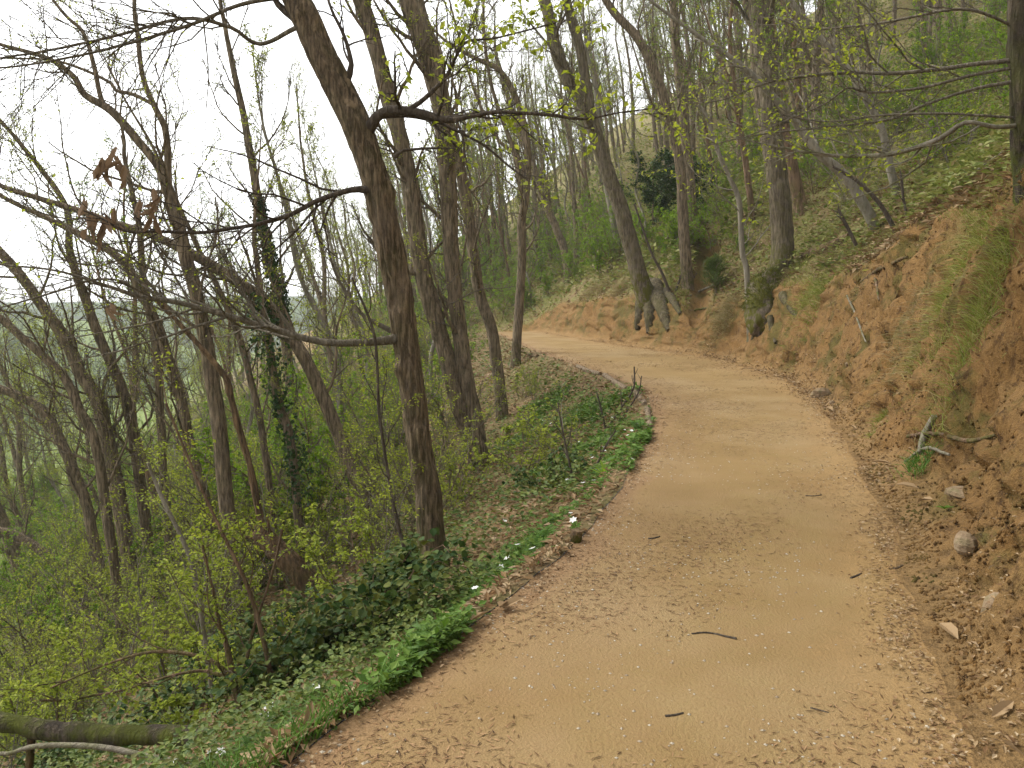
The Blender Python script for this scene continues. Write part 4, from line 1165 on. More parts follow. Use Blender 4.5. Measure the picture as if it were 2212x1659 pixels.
# evergreens
def evergreen(name, label, px_, py_, h, w, n, leaf, size, aspect, seed, D=None, stiff=0.0):
    rng = np.random.default_rng(seed)
    b = hit(px_, py_)
    root = thing(name, label, 'bush', b)
    g, f = Geo(), Geo()
    tubes(g, np.array([[[0, 0, -.2], [0.03, 0, h * .5], [0, 0.02, h * .95]]]), np.array([[.05, .035, .01]]), 6)
    st = np.array([[[0, 0, h * .15], [0, 0, h * .9]]])
    P, R, L = sprout(st, np.full((1, 2), .03), 26, 0, 1, w, 1.1, .4, 6, .15, .12, rng, .006)
    P2, R2, _ = sprout(P, R, 7, .2, 1, L * .4, .7, .6, 4, .2, .1, rng, .004)
    tubes(g, P, R, 4); tubes(g, P2, R2, 3)
    twig_leaves(f, P2, n / 180.0, size, rng, -stiff, aspect, tip=False, jitter=0.06)
    twig_leaves(f, P, n / 90.0, size, rng, -stiff, aspect, tip=False, jitter=0.06)
    t = g.build('stem', M['bark'], root)
    f.build('leaves', M[leaf], root, smooth=False)
    return root
evergreen('holly_bush', 'dark evergreen holly behind the leaning mossy tree', 1408, 520, 3.6, 2.4, 3600, 'ever', 0.14, 0.6, 601)
evergreen('holly_bush', 'second dark evergreen mass right of the holly, under the trees', 1480, 500, 2.8, 2.0, 3000, 'ever', 0.14, 0.6, 602)
evergreen('juniper_bush', 'small bushy juniper beside the red side track', 1545, 640, 1.1, 0.6, 3600, 'juniper', 0.10, 0.13, 603, stiff=0.8)

# brambles at the path's edge
def bramble(label, px_, py_, seed, n_arch, reach, D=None, group=None, sz=0.06):
    rng = np.random.default_rng(seed)
    b = hit(px_, py_)
    root = thing('bramble_bush', label, 'bush', b, group)
    f = Geo()
    for i in range(n_arch):
        a = rng.uniform(0, 6.28)
        L = reach * rng.uniform(0.5, 1.1)
        hgt = reach * rng.uniform(0.35, 0.8)
        t = np.linspace(0, 1, 8)
        P = np.stack([np.cos(a) * L * t, np.sin(a) * L * t, hgt * np.sin(t * 2.3) - 0.05], 1) + rng.normal(size=(8, 3)) * 0.02
        P[:, 2] += ground(b[0] + P[:, 0], b[1] + P[:, 1]) - b[2]
        g = Geo()
        s = spline(np.concatenate([P, np.linspace(.006, .002, 8)[:, None]], 1), 0.06)
        tubes(g, s[None, :, :3], s[None, :, 3], 5)
        g.build('cane', M['bark_red'], root)
        m = int(24 * reach / 0.6)
        k = rng.integers(len(s) // 4, len(s), m)
        pp = s[k, :3] + rng.normal(size=(m, 3)) * 0.055
        for q in range(3):
            dd = rnd_dirs(m, rng, 0.5); dd[:, 2] -= .25
            Ls = rng.uniform(.6, 1.2, m) * sz
            big_leaves(f, pp + dd * 0.012, dd, rnd_dirs(m, rng) * .5 + [0, 0, 1], Ls, Ls * .78, .12, .2, True)
    f.build('leaves', M['bramble'], root, smooth=False, origin=(0, 0, 0))
    return root
bramble('dark glossy bramble thicket at the foot of the large leaning trunk', 800, 1400, 701, 26, 0.75)
bramble('dark bramble mound left of the thicket by the large leaning trunk', 715, 1440, 702, 22, 0.65)
bramble('low bramble behind the lush grass at the bottom edge', 620, 1500, 703, 18, 0.55)
bramble('bramble spilling below the rusty hazel clump', 400, 1560, 704, 22, 0.7)
bramble('bramble patch in the lower left corner in front of the fallen log', 150, 1655, 705, 14, 0.5)
bramble('bramble tangle under the broken leaning trunk', 560, 1420, 706, 20, 0.8)
bramble('small bramble on the slope right of the large leaning trunk', 1180, 1060, 707, 12, 0.6)

name_queue()
# ------------------------------------------------------------------ ground cover
def blades(geo, pos, d, L, W, bend, rng):
    N = len(pos)
    d = nrm(d)
    h = np.stack([rng.normal(size=N), rng.normal(size=N), np.zeros(N)], 1)
    h = nrm(h)
    s = nrm(np.cross(d, h + [0, 0, .01]))
    L, W = np.broadcast_to(L, (N,))[:, None], np.broadcast_to(W, (N,))[:, None]
    side = h * bend
    p0, p1, p2 = pos, pos + d * L * 0.55 + side * L * 0.15, pos + d * L * 0.9 + side * L * 0.6 - np.array([0, 0, 1]) * L * np.abs(bend) * 0.25
    V = np.stack([p0 - s * W, p0 + s * W, p1 - s * W * .8, p1 + s * W * .8, p2], 1).reshape(-1, 3)
    i = np.arange(N)[:, None] * 5
    geo.add(V, i + [0, 1, 3, 2])
    geo.add(np.zeros((0, 3)), np.zeros((0, 3), int)) if False else None
    geo.f.append((i + [2, 3, 4]) + (geo.n - len(V)))

gr = np.random.default_rng(55)
def lit_left(n, y0, y1, u0, u1):
    Y = np.exp(gr.uniform(math.log(y0), math.log(y1), n))
    u = np.exp(gr.uniform(math.log(u0), math.log(u1), n))
    return Y, u
def scatter_leaves(name, mat, P, size, aspect, lift, flat, label, cat, fold=0.3):
    n = len(P)
    d = rnd_dirs(n, gr, 0.25)
    nn = rnd_dirs(n, gr) * (1 - flat) + np.array([0, 0, 1.0])
    g = Geo()
    L = size * gr.uniform(0.5, 1.3, n)
    leaves(g, P + np.array([0, 0, 1.0]) * (lift * gr.random((n, 1)) + 0.008), d, nn, L, L * aspect, fold)
    o = g.build(name, M[mat], smooth=False)
    o['kind'] = 'stuff'
    return tag(o, label, cat)
def view_right(n, y0, y1, u0=0.0, p=1.0):
    Y = np.exp(gr.uniform(math.log(y0), math.log(y1), n))
    u = lip(Y) + u0 + 0.35 * fbm(Y * 1.5, 3.0, 78) + np.maximum(0.74 * Y - eR(Y), 3.0) * gr.random(n) ** p
    tr = np.abs(Y - (23.2 + 1.7 * np.minimum(u, 4))) < 0.75      # the side track stays bare
    return np.where(tr & (u < 4.5), Y + 2.0, Y), u
def view_left(n, y0, y1, u0=0.03, p=1.0):
    Y = np.exp(gr.uniform(math.log(y0), math.log(y1), n))
    return Y, u0 + np.minimum(np.maximum(0.72 * Y + eL(Y), 1.5), 34) * gr.random(n) ** p
def lod(Y, a, b, y0=3.0, y1=30.0):
    return np.interp(Y, [y0, 10, y1], [a, (a + b) * .5, b])
# fallen chestnut leaves
Y, u = view_left(62000, 2.6, 55, 0.02, 1.35)
m = (vnoise(Y * 0.9, u * 0.9, 71) * 0.6 + gr.random(len(Y)) * 0.6 > 0.40) & ((u > .15) | (gr.random(len(Y)) < .35))
Y, u = Y[m], u[m]
scatter_leaves('leaf_litter', 'litter', surf_left(Y, u), lod(Y, .055, .17), 0.42, 0.025, 0.65, 'brown fallen chestnut leaves carpeting the left slope', 'leaf litter')
Y, u = view_right(62000, 3.2, 80, -.1, 1.2)
dens = vnoise(Y * 0.45, u * 0.5, 72)
m = dens * 0.8 + gr.random(len(Y)) * 0.5 > 0.50
Y, u = Y[m], u[m]
scatter_leaves('leaf_litter', 'litter', surf_right(Y, u), lod(Y, .07, .22, 3, 50), 0.45, 0.04, 0.5, 'brown fallen leaves lying over the hillside and the bank top', 'leaf litter')
# a drift of leaves along both edges of the path
Y = np.exp(gr.uniform(math.log(2.4), math.log(40), 9000))
t = 0.01 + np.abs(gr.normal(0, 0.055, 9000))
t = np.where(gr.random(9000) < 0.62, 1 - t, t * 0.8)
keep = vnoise(Y * 1.1, t * 2, 74) > gr.random(9000) * .9
keep &= gr.random(9000) < .75
P1 = surf_path(Y[keep], t[keep])
scatter_leaves('leaf_drift', 'litter', P1, lod(Y[keep], .022, .05, 3, 14), 0.6, 0.008, 0.6, 'drift of small dead leaves along both edges of the path', 'leaf litter', 0.2)
n = 9000
Y = np.exp(gr.uniform(math.log(2.6), math.log(34), n)); u = np.abs(gr.normal(0, .32, n)) + (gr.random(n) < .25) * gr.random(n) * 1.2
m = vnoise(Y * 1.3, u * 1.5, 79) > .3 + gr.random(n) * .4
scatter_leaves('leaf_drift', 'litter', surf_right(Y[m], u[m]), lod(Y[m], .03, .07, 3, 16), .5, .012, .6, 'dead leaves caught on the foot and face of the cut bank', 'leaf litter', .25)
# chips, needles and bark crumbs trodden into the path
n = 62000
Y = np.exp(gr.uniform(math.log(2.2), math.log(28), n))
T = gr.random(n)
m = fbm(Y * .9, T * 2.6, 76) + .15 + .12 * sstep(.35, 0, T) + .05 * sstep(.8, 1, T) > gr.random(n) * .36
Y, T = Y[m], T[m]; n = len(Y)
P1 = surf_path(Y, T)
d = rnd_dirs(n, gr, 0.05); d[:, 0] += gr.normal(size=n) * .6
L = gr.uniform(0.008, 0.06, n) * gr.uniform(.3, 1.2, n) * np.clip(Y / 8, 1, 2)
g = Geo()
leaves(g, P1 + [0, 0, 0.004], d, np.tile([0, 0, 1.0], (n, 1)) + rnd_dirs(n, gr) * .25, L, np.minimum(L * 0.25, 0.006 * np.clip(Y / 8, 1, 2)), 0.1)
o = g.build('wood_chip_litter', M['chips'], smooth=False); o['kind'] = 'stuff'
tag(o, 'wood chips, needles and bark crumbs strewn over the path', 'chips')
n = 3600
Y = np.exp(gr.uniform(math.log(2.2), math.log(14), n))
T = gr.random(n) ** 1.3
m = vnoise(Y * 1.2, T * 3, 75) + gr.random(n) * .4 - T * .3 > .62
P1 = surf_path(Y[m], T[m]); n = len(P1)
oc = np.array([[1, 0, 0], [0, 1, 0], [-1, 0, 0], [0, -1, 0], [0, 0, 1]])
sz = gr.uniform(0.003, 0.010, n)[:, None, None] * gr.uniform(.6, 1.3, (n, 1, 3)) * np.array([1, 1, .6])
g = Geo()
i = np.arange(n)[:, None] * 5
g.add((P1[:, None] + oc[None] * sz + [0, 0, .001]).reshape(-1, 3), np.concatenate([i + [0, 1, 4], i + [1, 2, 4], i + [2, 3, 4], i + [3, 0, 4]]))
o = g.build('pebbles', M['pebble'], smooth=False); o['kind'] = 'stuff'
tag(o, 'small pale pebbles pressed into the path', 'pebbles')

# clods and crumbs of clay on the bank face
n = 14000
Y = np.exp(gr.uniform(math.log(3), math.log(30), n)); u = gr.uniform(0.05, 1.4, n)
P1 = surf_right(Y, u)
sz = gr.uniform(0.004, 0.018, n)[:, None, None] * gr.uniform(.6, 1.3, (n, 1, 3))
oc6 = np.array([[1, 0, 0], [0, 1, 0], [-1, 0, 0], [0, -1, 0], [0, 0, 1], [0, 0, -1]])
g = Geo(); i = np.arange(n)[:, None] * 6
g.add((P1[:, None] + oc6[None] * sz).reshape(-1, 3), np.concatenate([i + [0, 1, 4], i + [1, 2, 4], i + [2, 3, 4], i + [3, 0, 4], i + [1, 0, 5], i + [2, 1, 5], i + [3, 2, 5], i + [0, 3, 5]]))
o = g.build('clay_clods', M['bank'], smooth=True, attrs={'turf': np.zeros(n * 6), 'foot': np.zeros(n * 6)}); o['kind'] = 'stuff'
tag(o, 'crumbling clods of orange clay on the cut bank', 'clods')

# low green cover on both slopes
Y, u = view_left(95000, 2.6, 60, 0.3, 1.15)
m = (vnoise(Y * 1.1, u * 1.3, 81) * 0.75 + gr.random(len(Y)) * 0.35 > np.interp(Y, [3, 9], [.72, .56])) & ((u > .5) | (Y > 8))
Y, u = Y[m], u[m]
scatter_leaves('ground_cover', 'cover', surf_left(Y, u), lod(Y, .032, .12), 0.65, 0.2 + .15 * vnoise(Y * 2, u * 2, 82)[:, None], 0.25, 'low ivy, bramble shoots and herbs covering the slope below the path', 'ground cover', 0.15)
Y, u = view_right(100000, 6, 95, 0.0, 1.0)
m = (vnoise(Y * 0.7, u * 0.7, 83) * 0.7 + gr.random(len(Y)) * 0.45 > np.interp(Y, [8, 26], [.72, .54]))
Y, u = Y[m], u[m]
scatter_leaves('ground_cover', 'hill_herb', surf_right(Y, u), lod(Y, .035, .20, 6, 60), 0.6, 0.5, 0.3, 'light green herbs spread over the hillside above the bank', 'ground cover', 0.15)

Y, u = view_right(32000, 26, 100, 0.5, 1.0)
scatter_leaves('ground_cover', 'hill_herb', surf_right(Y, u), lod(Y, .12, .34, 26, 90), 0.6, 0.9, 0.2, 'green undergrowth on the far wooded hillside', 'ground cover', 0.15)

# fresh anemone foliage in patches along the left edge
PATCH = [(1050, 1275, .2), (1005, 1315, .18), (940, 1385, .16), (885, 1430, .15), (835, 1462, .13), (1110, 1215, .17), (1165, 1160, .2), (1235, 1095, .24), (1300, 1040, .26), (1330, 1000, .28), (1365, 955, .3), (1290, 965, .3),
         (1205, 1005, .34), (1392, 925, .26), (700, 1530, .10), (620, 1575, .13), (560, 1605, .15), (480, 1640, .13), (1250, 900, .45), (1180, 880, .5), (1130, 950, .4), (1320, 880, .3), (780, 1490, .12), (740, 1515, .1), (660, 1555, .12), (975, 1345, .15), (1080, 1240, .16), (1140, 1180, .18), (1200, 1125, .2), (1270, 1065, .22), (520, 1625, .14)]
PP = []
for (px_, py_, rad) in PATCH:
    c = hit(px_, py_)
    m_ = int(1900 * (rad / .2) ** 1.3)
    q = c[:2] + gr.normal(size=(m_, 2)) * rad * np.array([.75, 1.2])
    q[:, 0] = np.minimum(q[:, 0], eL(q[:, 1]) + .05 * gr.random(m_))
    PP.append(q)
PP = np.concatenate(PP)
PP = PP[fbm(PP[:, 1] * 2.6, PP[:, 0] * 2.6, 85) + .14 > gr.random(len(PP)) * .25]
Y, u = PP[:, 1], eL(PP[:, 1]) - PP[:, 0]
n = len(Y)
P1 = np.stack([PP[:, 0], PP[:, 1], ground(PP[:, 0], PP[:, 1])], 1)
g = Geo()
hgt = 0.01 + 0.075 * gr.random(n) ** 1.3 * (0.5 + vnoise(Y * 3, u * 3, 86))
for q in range(2):
    d = rnd_dirs(n, gr, .3); L = gr.uniform(.016, .034, n) * np.clip(Y / 6, 1, 2)
    leaves(g, P1 + np.stack([0 * hgt, 0 * hgt, hgt], 1), d, rnd_dirs(n, gr) * .4 + [0, 0, 1], L, L * .42, .12)
k = gr.integers(0, n, n // 9)
d = rnd_dirs(len(k), gr, .3); L = gr.uniform(.04, .075, len(k)) * np.clip(Y[k] / 7, 1, 1.6)
leaves(g, P1[k] + np.stack([0 * L, 0 * L, hgt[k] + .03], 1), d, rnd_dirs(len(k), gr) * .5 + [0, 0, 1], L, L * .6, .12)
o = g.build('anemone_foliage', M['herb'], smooth=False); o['kind'] = 'stuff'
tag(o, 'bright green anemone leaves lining the left edge of the path', 'ground cover')

# lush grass at the bottom edge of the picture
def grass_at(name, mat, P, L, W, bend, label, kind='stuff', dirz=1.0, spread=.5):
    n = len(P)
    d = rnd_dirs(n, gr, 0.0) * spread + np.array([0, 0, dirz])
    g = Geo()
    blades(g, P - [0, 0, .01], d, L * gr.uniform(.5, 1.2, n), W, bend * gr.uniform(.3, 1.4, n)[:, None], gr)
    o = g.build(name, M[mat], smooth=False)
    if kind:
        o['kind'] = kind
        tag(o, label, 'grass')
    return o
n = 2600
Y = gr.uniform(2.35, 3.9, n); u = np.abs(gr.normal(0.2, 0.14, n))
m = vnoise(Y * 2.2, u * 3, 87) > .35
grass_at('grass', 'grass_green', surf_left(Y[m], u[m]), 0.17, 0.003, 0.7, 'lush green grass clump at the near left edge of the path')
# grass on the bank and hillside
n = 85000
Y, u = view_right(n, 4, 70, -.25, 1.25)
m = (fbm(Y * .55, u * .8, 89) + .11 > gr.random(n) * .3 - .02)
Y, u = Y[m], u[m]
P1 = surf_right(Y, u)
sc = np.clip(Y / 12, .8, 4.5)
g = Geo(); n = len(P1)
d = rnd_dirs(n, gr, 0) * .6 + [-0.25, 0, 0.9]
blades(g, P1 - [0, 0, .01], d, 0.22 * np.clip(Y / 22, 1, 2) * gr.uniform(.5, 1.2, n), 0.0028 * sc, .8 * gr.uniform(.3, 1.4, n)[:, None], gr)
o = g.build('grass', M['grass'], smooth=False); o['kind'] = 'stuff'
tag(o, 'yellow green tussocky grass over the hillside and bank crest', 'grass')

def tuft(label, pts, n, L, W, bend, mat, seed, down=0.0, group=None):
    rng = np.random.default_rng(seed)
    P = []
    for (px_, py_, rad) in pts:
        c = hit(px_, py_)
        m_ = n // len(pts)
        q = c[:2] + rng.normal(size=(m_, 2)) * rad
        P.append(np.stack([q[:, 0], q[:, 1], ground(q[:, 0], q[:, 1])], 1))
    P = np.concatenate(P)
    b = hit(pts[0][0], pts[0][1])
    g = Geo(); n = len(P)
    d = rnd_dirs(n, rng, .6) * .75 + [-0.45 * down - .1, -.2 * down, 0.9 - down * .5]
    blades(g, P - [0, 0, .02], d, L * rng.uniform(.5, 1.2, n), W, bend * rng.uniform(.4, 1.4, n)[:, None], rng)
    o = g.mesh('grass_tuft', M[mat], False, b)
    return tag(link('grass_tuft', o, None, b), label, 'grass', group)
tuft('tall green grass tuft spilling down the red bank near the right edge', [(2060, 640, .16), (2090, 600, .16), (2040, 690, .14), (2110, 700, .14)], 3000, .3, .0022, .9, 'grass', 1, .45)
tuft('pale grass fringe hanging below the green tuft on the red bank', [(2010, 740, .1), (1980, 700, .1)], 700, .28, .003, 1.1, 'drygrass', 2, .9)
tuft('straw coloured tuft overhanging the bank left of the mossy tree', [(1310, 622, .22), (1285, 630, .2), (1345, 625, .2)], 1500, .5, .006, 1.0, 'drygrass', 3, .8)
tuft('dry tussock under the roots of the mossy root ball tree', [(1560, 690, .15), (1575, 675, .15)], 900, .35, .005, 1.0, 'drygrass', 4, .8)
tuft('grassy tuft right of the overhanging mossy root ball', [(1740, 655, .18), (1770, 640, .18)], 1100, .3, .004, .9, 'grass', 5, .6)
tuft('dry grass tuft beside the log on the bank crest', [(1700, 600, .2), (1790, 560, .2)], 900, .3, .004, .9, 'drygrass', 6, .4)
tuft('green grass tuft above the far end of the bank', [(1225, 570, .3), (1400, 560, .3)], 900, .5, .008, .8, 'grass', 7, .3)
tuft('small green weed tuft at the bank foot by the path', [(1990, 1010, .04), (1975, 1000, .03)], 160, .16, .003, .9, 'grass_green', 8, 0)
tuft('mossy green tuft hanging on the near bank foot', [(1900, 930, .05), (1905, 900, .04)], 400, .10, .002, .9, 'grass', 9, .8)
tuft('fresh green tuft high on the bank at the right edge', [(2160, 540, .22), (2190, 500, .2)], 700, .22, .0024, .8, 'grass', 10, .2)
# ------------------------------------------------------------------ single small things
def rod(name, label, cat, pts, mat, seed, ns=9, parent=None, group=None, wob=0.2, step=0.05):
    """a log, root or stick through ground positions: rows x,y,z,r"""
    rng = np.random.default_rng(seed)
    s = spline(np.array(pts, float), step)
    P, r = s[:, :3].copy(), s[:, 3]
    for j in range(3):
        P[:, j] += wob * r * 2 * fbm(np.arange(len(P)) * 0.3, j * 4.0, seed + j)
    b = P[0].copy()
    g = Geo()
    r = r * (1 + 0.35 * fbm(np.arange(len(P)) * 0.5, 2.0, seed + 9))
    tubes(g, P[None], r[None], ns, cap=True)
    o = link(name, g.mesh(name, M[mat], True, b), parent, b)
    return tag(o, label, cat, group) if label else o
def gp(px_, py_, w, lift=0.3):
    p = hit(px_, py_)
    r = px_size(w, p[1]) / 2
    return [p[0], p[1], p[2] + r * lift, r]

# half buried logs that hold the outer edge of the path
for i, (a, b, lab) in enumerate([((1246, 792, 9), (1297, 810, 10), 'pale half buried edging log at the inside of the bend'),
                                 ((1305, 811, 10), (1353, 842, 12), 'split edging log sagging over the washed out hollow'),
                                 ((1366, 842, 12), (1394, 875, 13), 'crooked edging log nearest the tip of the bend'),
                                 ((1122, 756, 7), (1162, 771, 8), 'dark edging log beside the straight slender trunk'),
                                 ((1398, 885, 13), (1404, 925, 14), 'rounded edging log half lost in dead leaves')]):
    rod('edging_log', lab, 'log', [gp(*a), gp((a[0] + b[0]) / 2, (a[1] + b[1]) / 2 + 2, (a[2] + b[2]) / 2), gp(*b)], 'palewood' if i != 3 else 'deadwood', 800 + i, 10, step=.1)
a0 = hit(500, 1585)
LY = a0[1]
lg = rod('fallen_log', 'thick dark fallen log sticking out over the slope in the lower left corner', 'log',
         [(*(a0 + [0.25, -.05, -.05]), .06), (*at(400, 1590, LY + .15), .062), (*at(250, 1588, LY + .35), .066), (*at(120, 1578, LY + .5), .066), (*at(0, 1560, LY + .65), .062), (*at(-140, 1540, LY + .85), .06)], 'bark_dark', 820, 18, step=.06)
p0 = at(70, 1562, LY + .55)
g = Geo()
s_ = spline(np.array([[*p0, .03], [*(p0 + [-.1, .05, -.5]), .025], [*(gpt(p0[0] - .25, p0[1] + .1) - [0, 0, .05]), .018]]), .06)
tubes(g, s_[None, :, :3], s_[None, :, 3], 8)
g.build('limb', M['deadwood'], lg, origin=np.array(lg.location))
b0 = hit(470, 1655)
rod('fallen_branch', 'pale bent branch arching in front of the fallen log', 'branch', [(*b0, .012), (*at(390, 1645, b0[1] + .05), .013), (*at(300, 1628, b0[1] + .1), .014), (*at(220, 1614, b0[1] + .15), .014), (*at(100, 1610, b0[1] + .2), .013), (*at(30, 1625, b0[1] + .25), .012), (*at(-40, 1665, b0[1] + .3), .01), (*(gpt(at(-40, 1665, b0[1] + .3)[0] - .3, b0[1] + .4) - [0, 0, .03]), .008)], 'bark_grey', 821)
rod('fallen_branch', 'grey stick lying across the leaves below the bramble thicket', 'branch', [gp(880, 1400, 7), gp(920, 1355, 8), gp(955, 1325, 7)], 'bark_grey', 822)
rod('fallen_branch', 'dead branch lying in the leaves inside the bend', 'branch', [gp(1185, 1010, 6, 1), gp(1230, 1000, 7, 1), gp(1270, 990, 6, 1), gp(1310, 955, 5, 2)], 'twig_dark', 823)
rod('path_stick', 'curved dark stick lying on the open path', 'stick', [gp(1494, 1370, 4), gp(1520, 1368, 5), gp(1545, 1370, 5), gp(1570, 1377, 6), gp(1591, 1382, 8)], 'twig_dark', 830, 8, step=.012)
for i, (a, b, w, lab) in enumerate([((1437, 1549), (1476, 1541), 6, 'short black twig low on the path'), ((1838, 1250), (1860, 1240), 5, 'straight dark twig near the right side of the path'),
                                    ((1740, 1072), (1775, 1070), 3, 'thin twig across the far part of the path'), ((1930, 1230), (1950, 1222), 5, 'pale splinter of wood by the right side of the path'),
                                    ((1750, 1530), (1790, 1540), 4, 'dark sliver on the path near its lower right'), ((1400, 1165), (1425, 1160), 4, 'twig in the middle of the path')]):
    rod('path_stick', lab, 'stick', [gp(*a, w), gp((a[0] + b[0]) / 2, (a[1] + b[1]) / 2 + 1, w), gp(*b, w * .7)], 'palewood' if 'pale' in lab else 'twig_dark', 831 + i, 6, step=.015)
rod('fallen_log', 'mossy dark log lying along the bank crest behind the straight tree', 'log', [gp(1714, 570, 14, 1), gp(1770, 552, 18, 1), gp(1835, 524, 20, 1)], 'deadwood', 840, 12, step=.1)
rod('fallen_branch', 'pale broken branch in the leaf pile above the red bank', 'branch', [gp(2000, 470, 7, 2), gp(2025, 430, 8, 2), gp(2060, 370, 6, 3)], 'bark_grey', 841)
rod('fallen_branch', 'brown broken branch beside the pale one in the leaf pile', 'branch', [gp(2035, 440, 8, 2), gp(2055, 405, 10, 2), gp(2075, 375, 9, 2)], 'deadwood', 842)
rod('fallen_branch', 'thin branch propped across the leaf pile near the right edge', 'branch', [gp(1985, 470, 5, 2), gp(2090, 400, 5, 6), gp(2180, 340, 5, 8)], 'bark_grey', 843)
# roots laid bare in the cut
for i, (pts, mt, lab) in enumerate([
    ([(1862, 612, 7), (1890, 590, 9), (1925, 575, 8), (1960, 560, 6)], 'deadwood', 'dark root trailing along the lip of the red bank'),
    ([(1880, 570, 6), (1892, 610, 6), (1898, 650, 4)], 'bark_red', 'red brown root dangling below the lip of the red bank'),
    ([(1960, 945, 8), (2020, 940, 9), (2090, 955, 10), (2150, 945, 7)], 'bark_red', 'brown root crossing the near bank'),
    ([(1955, 1000, 6), (2000, 970, 7), (2050, 985, 6)], 'bark_grey', 'grey root slanting down the near bank'),
    ([(1985, 985, 14), (2000, 940, 16), (2020, 900, 12)], 'bark_grey', 'thick grey root stub standing out of the near bank'),
    ([(1490, 640, 4), (1510, 632, 5), (1545, 615, 5), (1560, 600, 4)], 'bark_grey', 'thin root running beside the red side track'),
    ([(1500, 672, 4), (1525, 668, 5), (1550, 672, 4)], 'bark_red', 'short root stepping across the red side track'),
    ([(1830, 640, 4), (1850, 690, 4), (1870, 740, 3)], 'bark_grey', 'fine root trailing down the orange bank face')]):
    rod('exposed_root', lab, 'root', [gp(*p, 0.5) for p in pts], mt, 850 + i, 8, step=.04, wob=.5)

def rock(name, label, cat, px_, py_, w, h, mat, seed, sink=0.5, flat=1.0):
    rng = np.random.default_rng(seed)
    c = hit(px_, py_)
    a, e = 11, 7
    U, Vv = np.meshgrid(np.arange(a) / a * 6.2832, np.linspace(0.02, math.pi - .02, e), indexing='ij')
    X, Yy, Z = np.cos(U) * np.sin(Vv), np.sin(U) * np.sin(Vv), np.cos(Vv)
    q = 1 + 0.55 * fbm(X * 1.5 + seed, Yy * 1.5 + Z * 1.3, seed) + .3 * fbm(X * 4 + Z * 3, Yy * 4 + seed, seed + 3)
    rx, rz = px_size(w, c[1]) / 2, px_size(h, c[1]) / 2
    V = np.stack([X * q * rx, Yy * q * rx * .8, Z * q * rz * flat], -1)
    i = np.arange(a)[:, None]; j = np.arange(e - 1)[None]
    i2 = (i + 1) % a
    g = Geo().add(V.reshape(-1, 3), np.stack([i * e + j, i * e + j + 1, i2 * e + j + 1, i2 * e + j], -1).reshape(-1, 4))
    o = link(name, g.mesh(name, M[mat], False), None, (c[0], c[1], c[2] + rz * (1 - 2 * sink)))
    o.rotation_euler = (rng.normal() * .1, rng.normal() * .1, rng.uniform(0, 6))
    return tag(o, label, cat)
rock('stone', 'long flat stone jutting from the near bank', 'stone', 2075, 1065, 75, 26, 'stone', 901)
rock('stone', 'rounded mossy stone at the near bank foot', 'stone', 2085, 1175, 55, 52, 'stone', 902)
rock('stone', 'pale flat topped stone near the right edge of the picture', 'stone', 2165, 1215, 62, 34, 'stone', 903)
rock('stone', 'large brown block below the pale flat topped stone', 'stone', 2165, 1330, 80, 110, 'stone', 904)
rock('stone', 'yellowish boulder at the bank foot where dead leaves gather', 'stone', 1775, 855, 48, 34, 'stone', 905)
rock('stone', 'small pale stone on the bank foot beside the boulder', 'stone', 1797, 872, 12, 16, 'stone', 906)
rock('stone', 'small grey stone set in the orange bank face', 'stone', 1835, 790, 20, 14, 'stone', 907)
# the rotten stake at the path's edge
r0 = hit(1243, 1168)
g = Geo()
pts = np.array([[r0[0], r0[1], r0[2] - .05, .035], [r0[0] + .005, r0[1], r0[2] + .03, .036], [r0[0] + .01, r0[1], r0[2] + .075, .03]])
trunk_mesh(g, pts, True, 910, 0.1, 20, .01, 0, .4)
tag(link('rotten_stake', g.mesh('rotten_stake', M['bark_red'], True, r0), None, r0), 'stub of a rotten stake at the left edge of the path', 'stake')

# mossy root ball under the straight tree, and its own moss
r_, b_, st = hero_pos[142]
rng = np.random.default_rng(77)
U, Vv = np.meshgrid(np.arange(40) / 40 * 6.2832, np.linspace(0.02, math.pi - .02, 26), indexing='ij')
X, Yy, Z = np.cos(U) * np.sin(Vv), np.sin(U) * np.sin(Vv), np.cos(Vv)
q = 1 + 0.8 * fbm(X * 1.4 + 4, Yy * 1.4 + Z * 1.8, 5) + .35 * fbm(X * 5 + Z * 3, Yy * 5 + Z, 8)
c = at(1652, 650, b_[1] - .55)
V = np.stack([X * q * .40 + Z * .22, Yy * q * .42 + Z * .2, Z * q * .72], -1) + c
i = np.arange(40)[:, None]; j = np.arange(25)[None]; i2 = (i + 1) % 40
g = Geo().add(V.reshape(-1, 3), np.stack([i * 26 + j, i * 26 + j + 1, i2 * 26 + j + 1, i2 * 26 + j], -1).reshape(-1, 4))
o = g.build('root_ball', M['bark_moss'], r_, origin=b_)
o['label'] = 'mossy root ball overhanging the cut bank'
def surface_root(root, b, pts):
    gg = Geo()
    s_ = spline(np.array([gp(*p, 0.25) for p in pts]), .06)
    tubes(gg, s_[None, :, :3], s_[None, :, 3] * (1 + .3 * fbm(np.arange(len(s_)) * .5, 1.0, int(pts[0][0])))[None], 9)
    gg.build('root', M['root_bark'], root, origin=b)
for pts in ([(1640, 690, 16), (1632, 720, 12), (1620, 750, 6)], [(1665, 690, 18), (1668, 720, 12), (1675, 745, 6)], [(1690, 640, 20), (1705, 665, 14), (1725, 690, 7)]):
    surface_root(r_, b_, pts)
m_, mb_, _ = hero_pos[141]
for pts in ([(1394, 622, 34), (1388, 655, 30), (1382, 688, 24), (1376, 716, 10)], [(1404, 622, 38), (1406, 660, 34), (1405, 692, 26), (1402, 722, 12)], [(1414, 622, 36), (1426, 655, 34), (1436, 688, 26), (1446, 716, 12)], [(1440, 632, 20), (1456, 655, 16), (1470, 680, 8)]):
    surface_root(m_, mb_, pts)
n = 9000
k = rng.integers(0, V.reshape(-1, 3).shape[0], n)
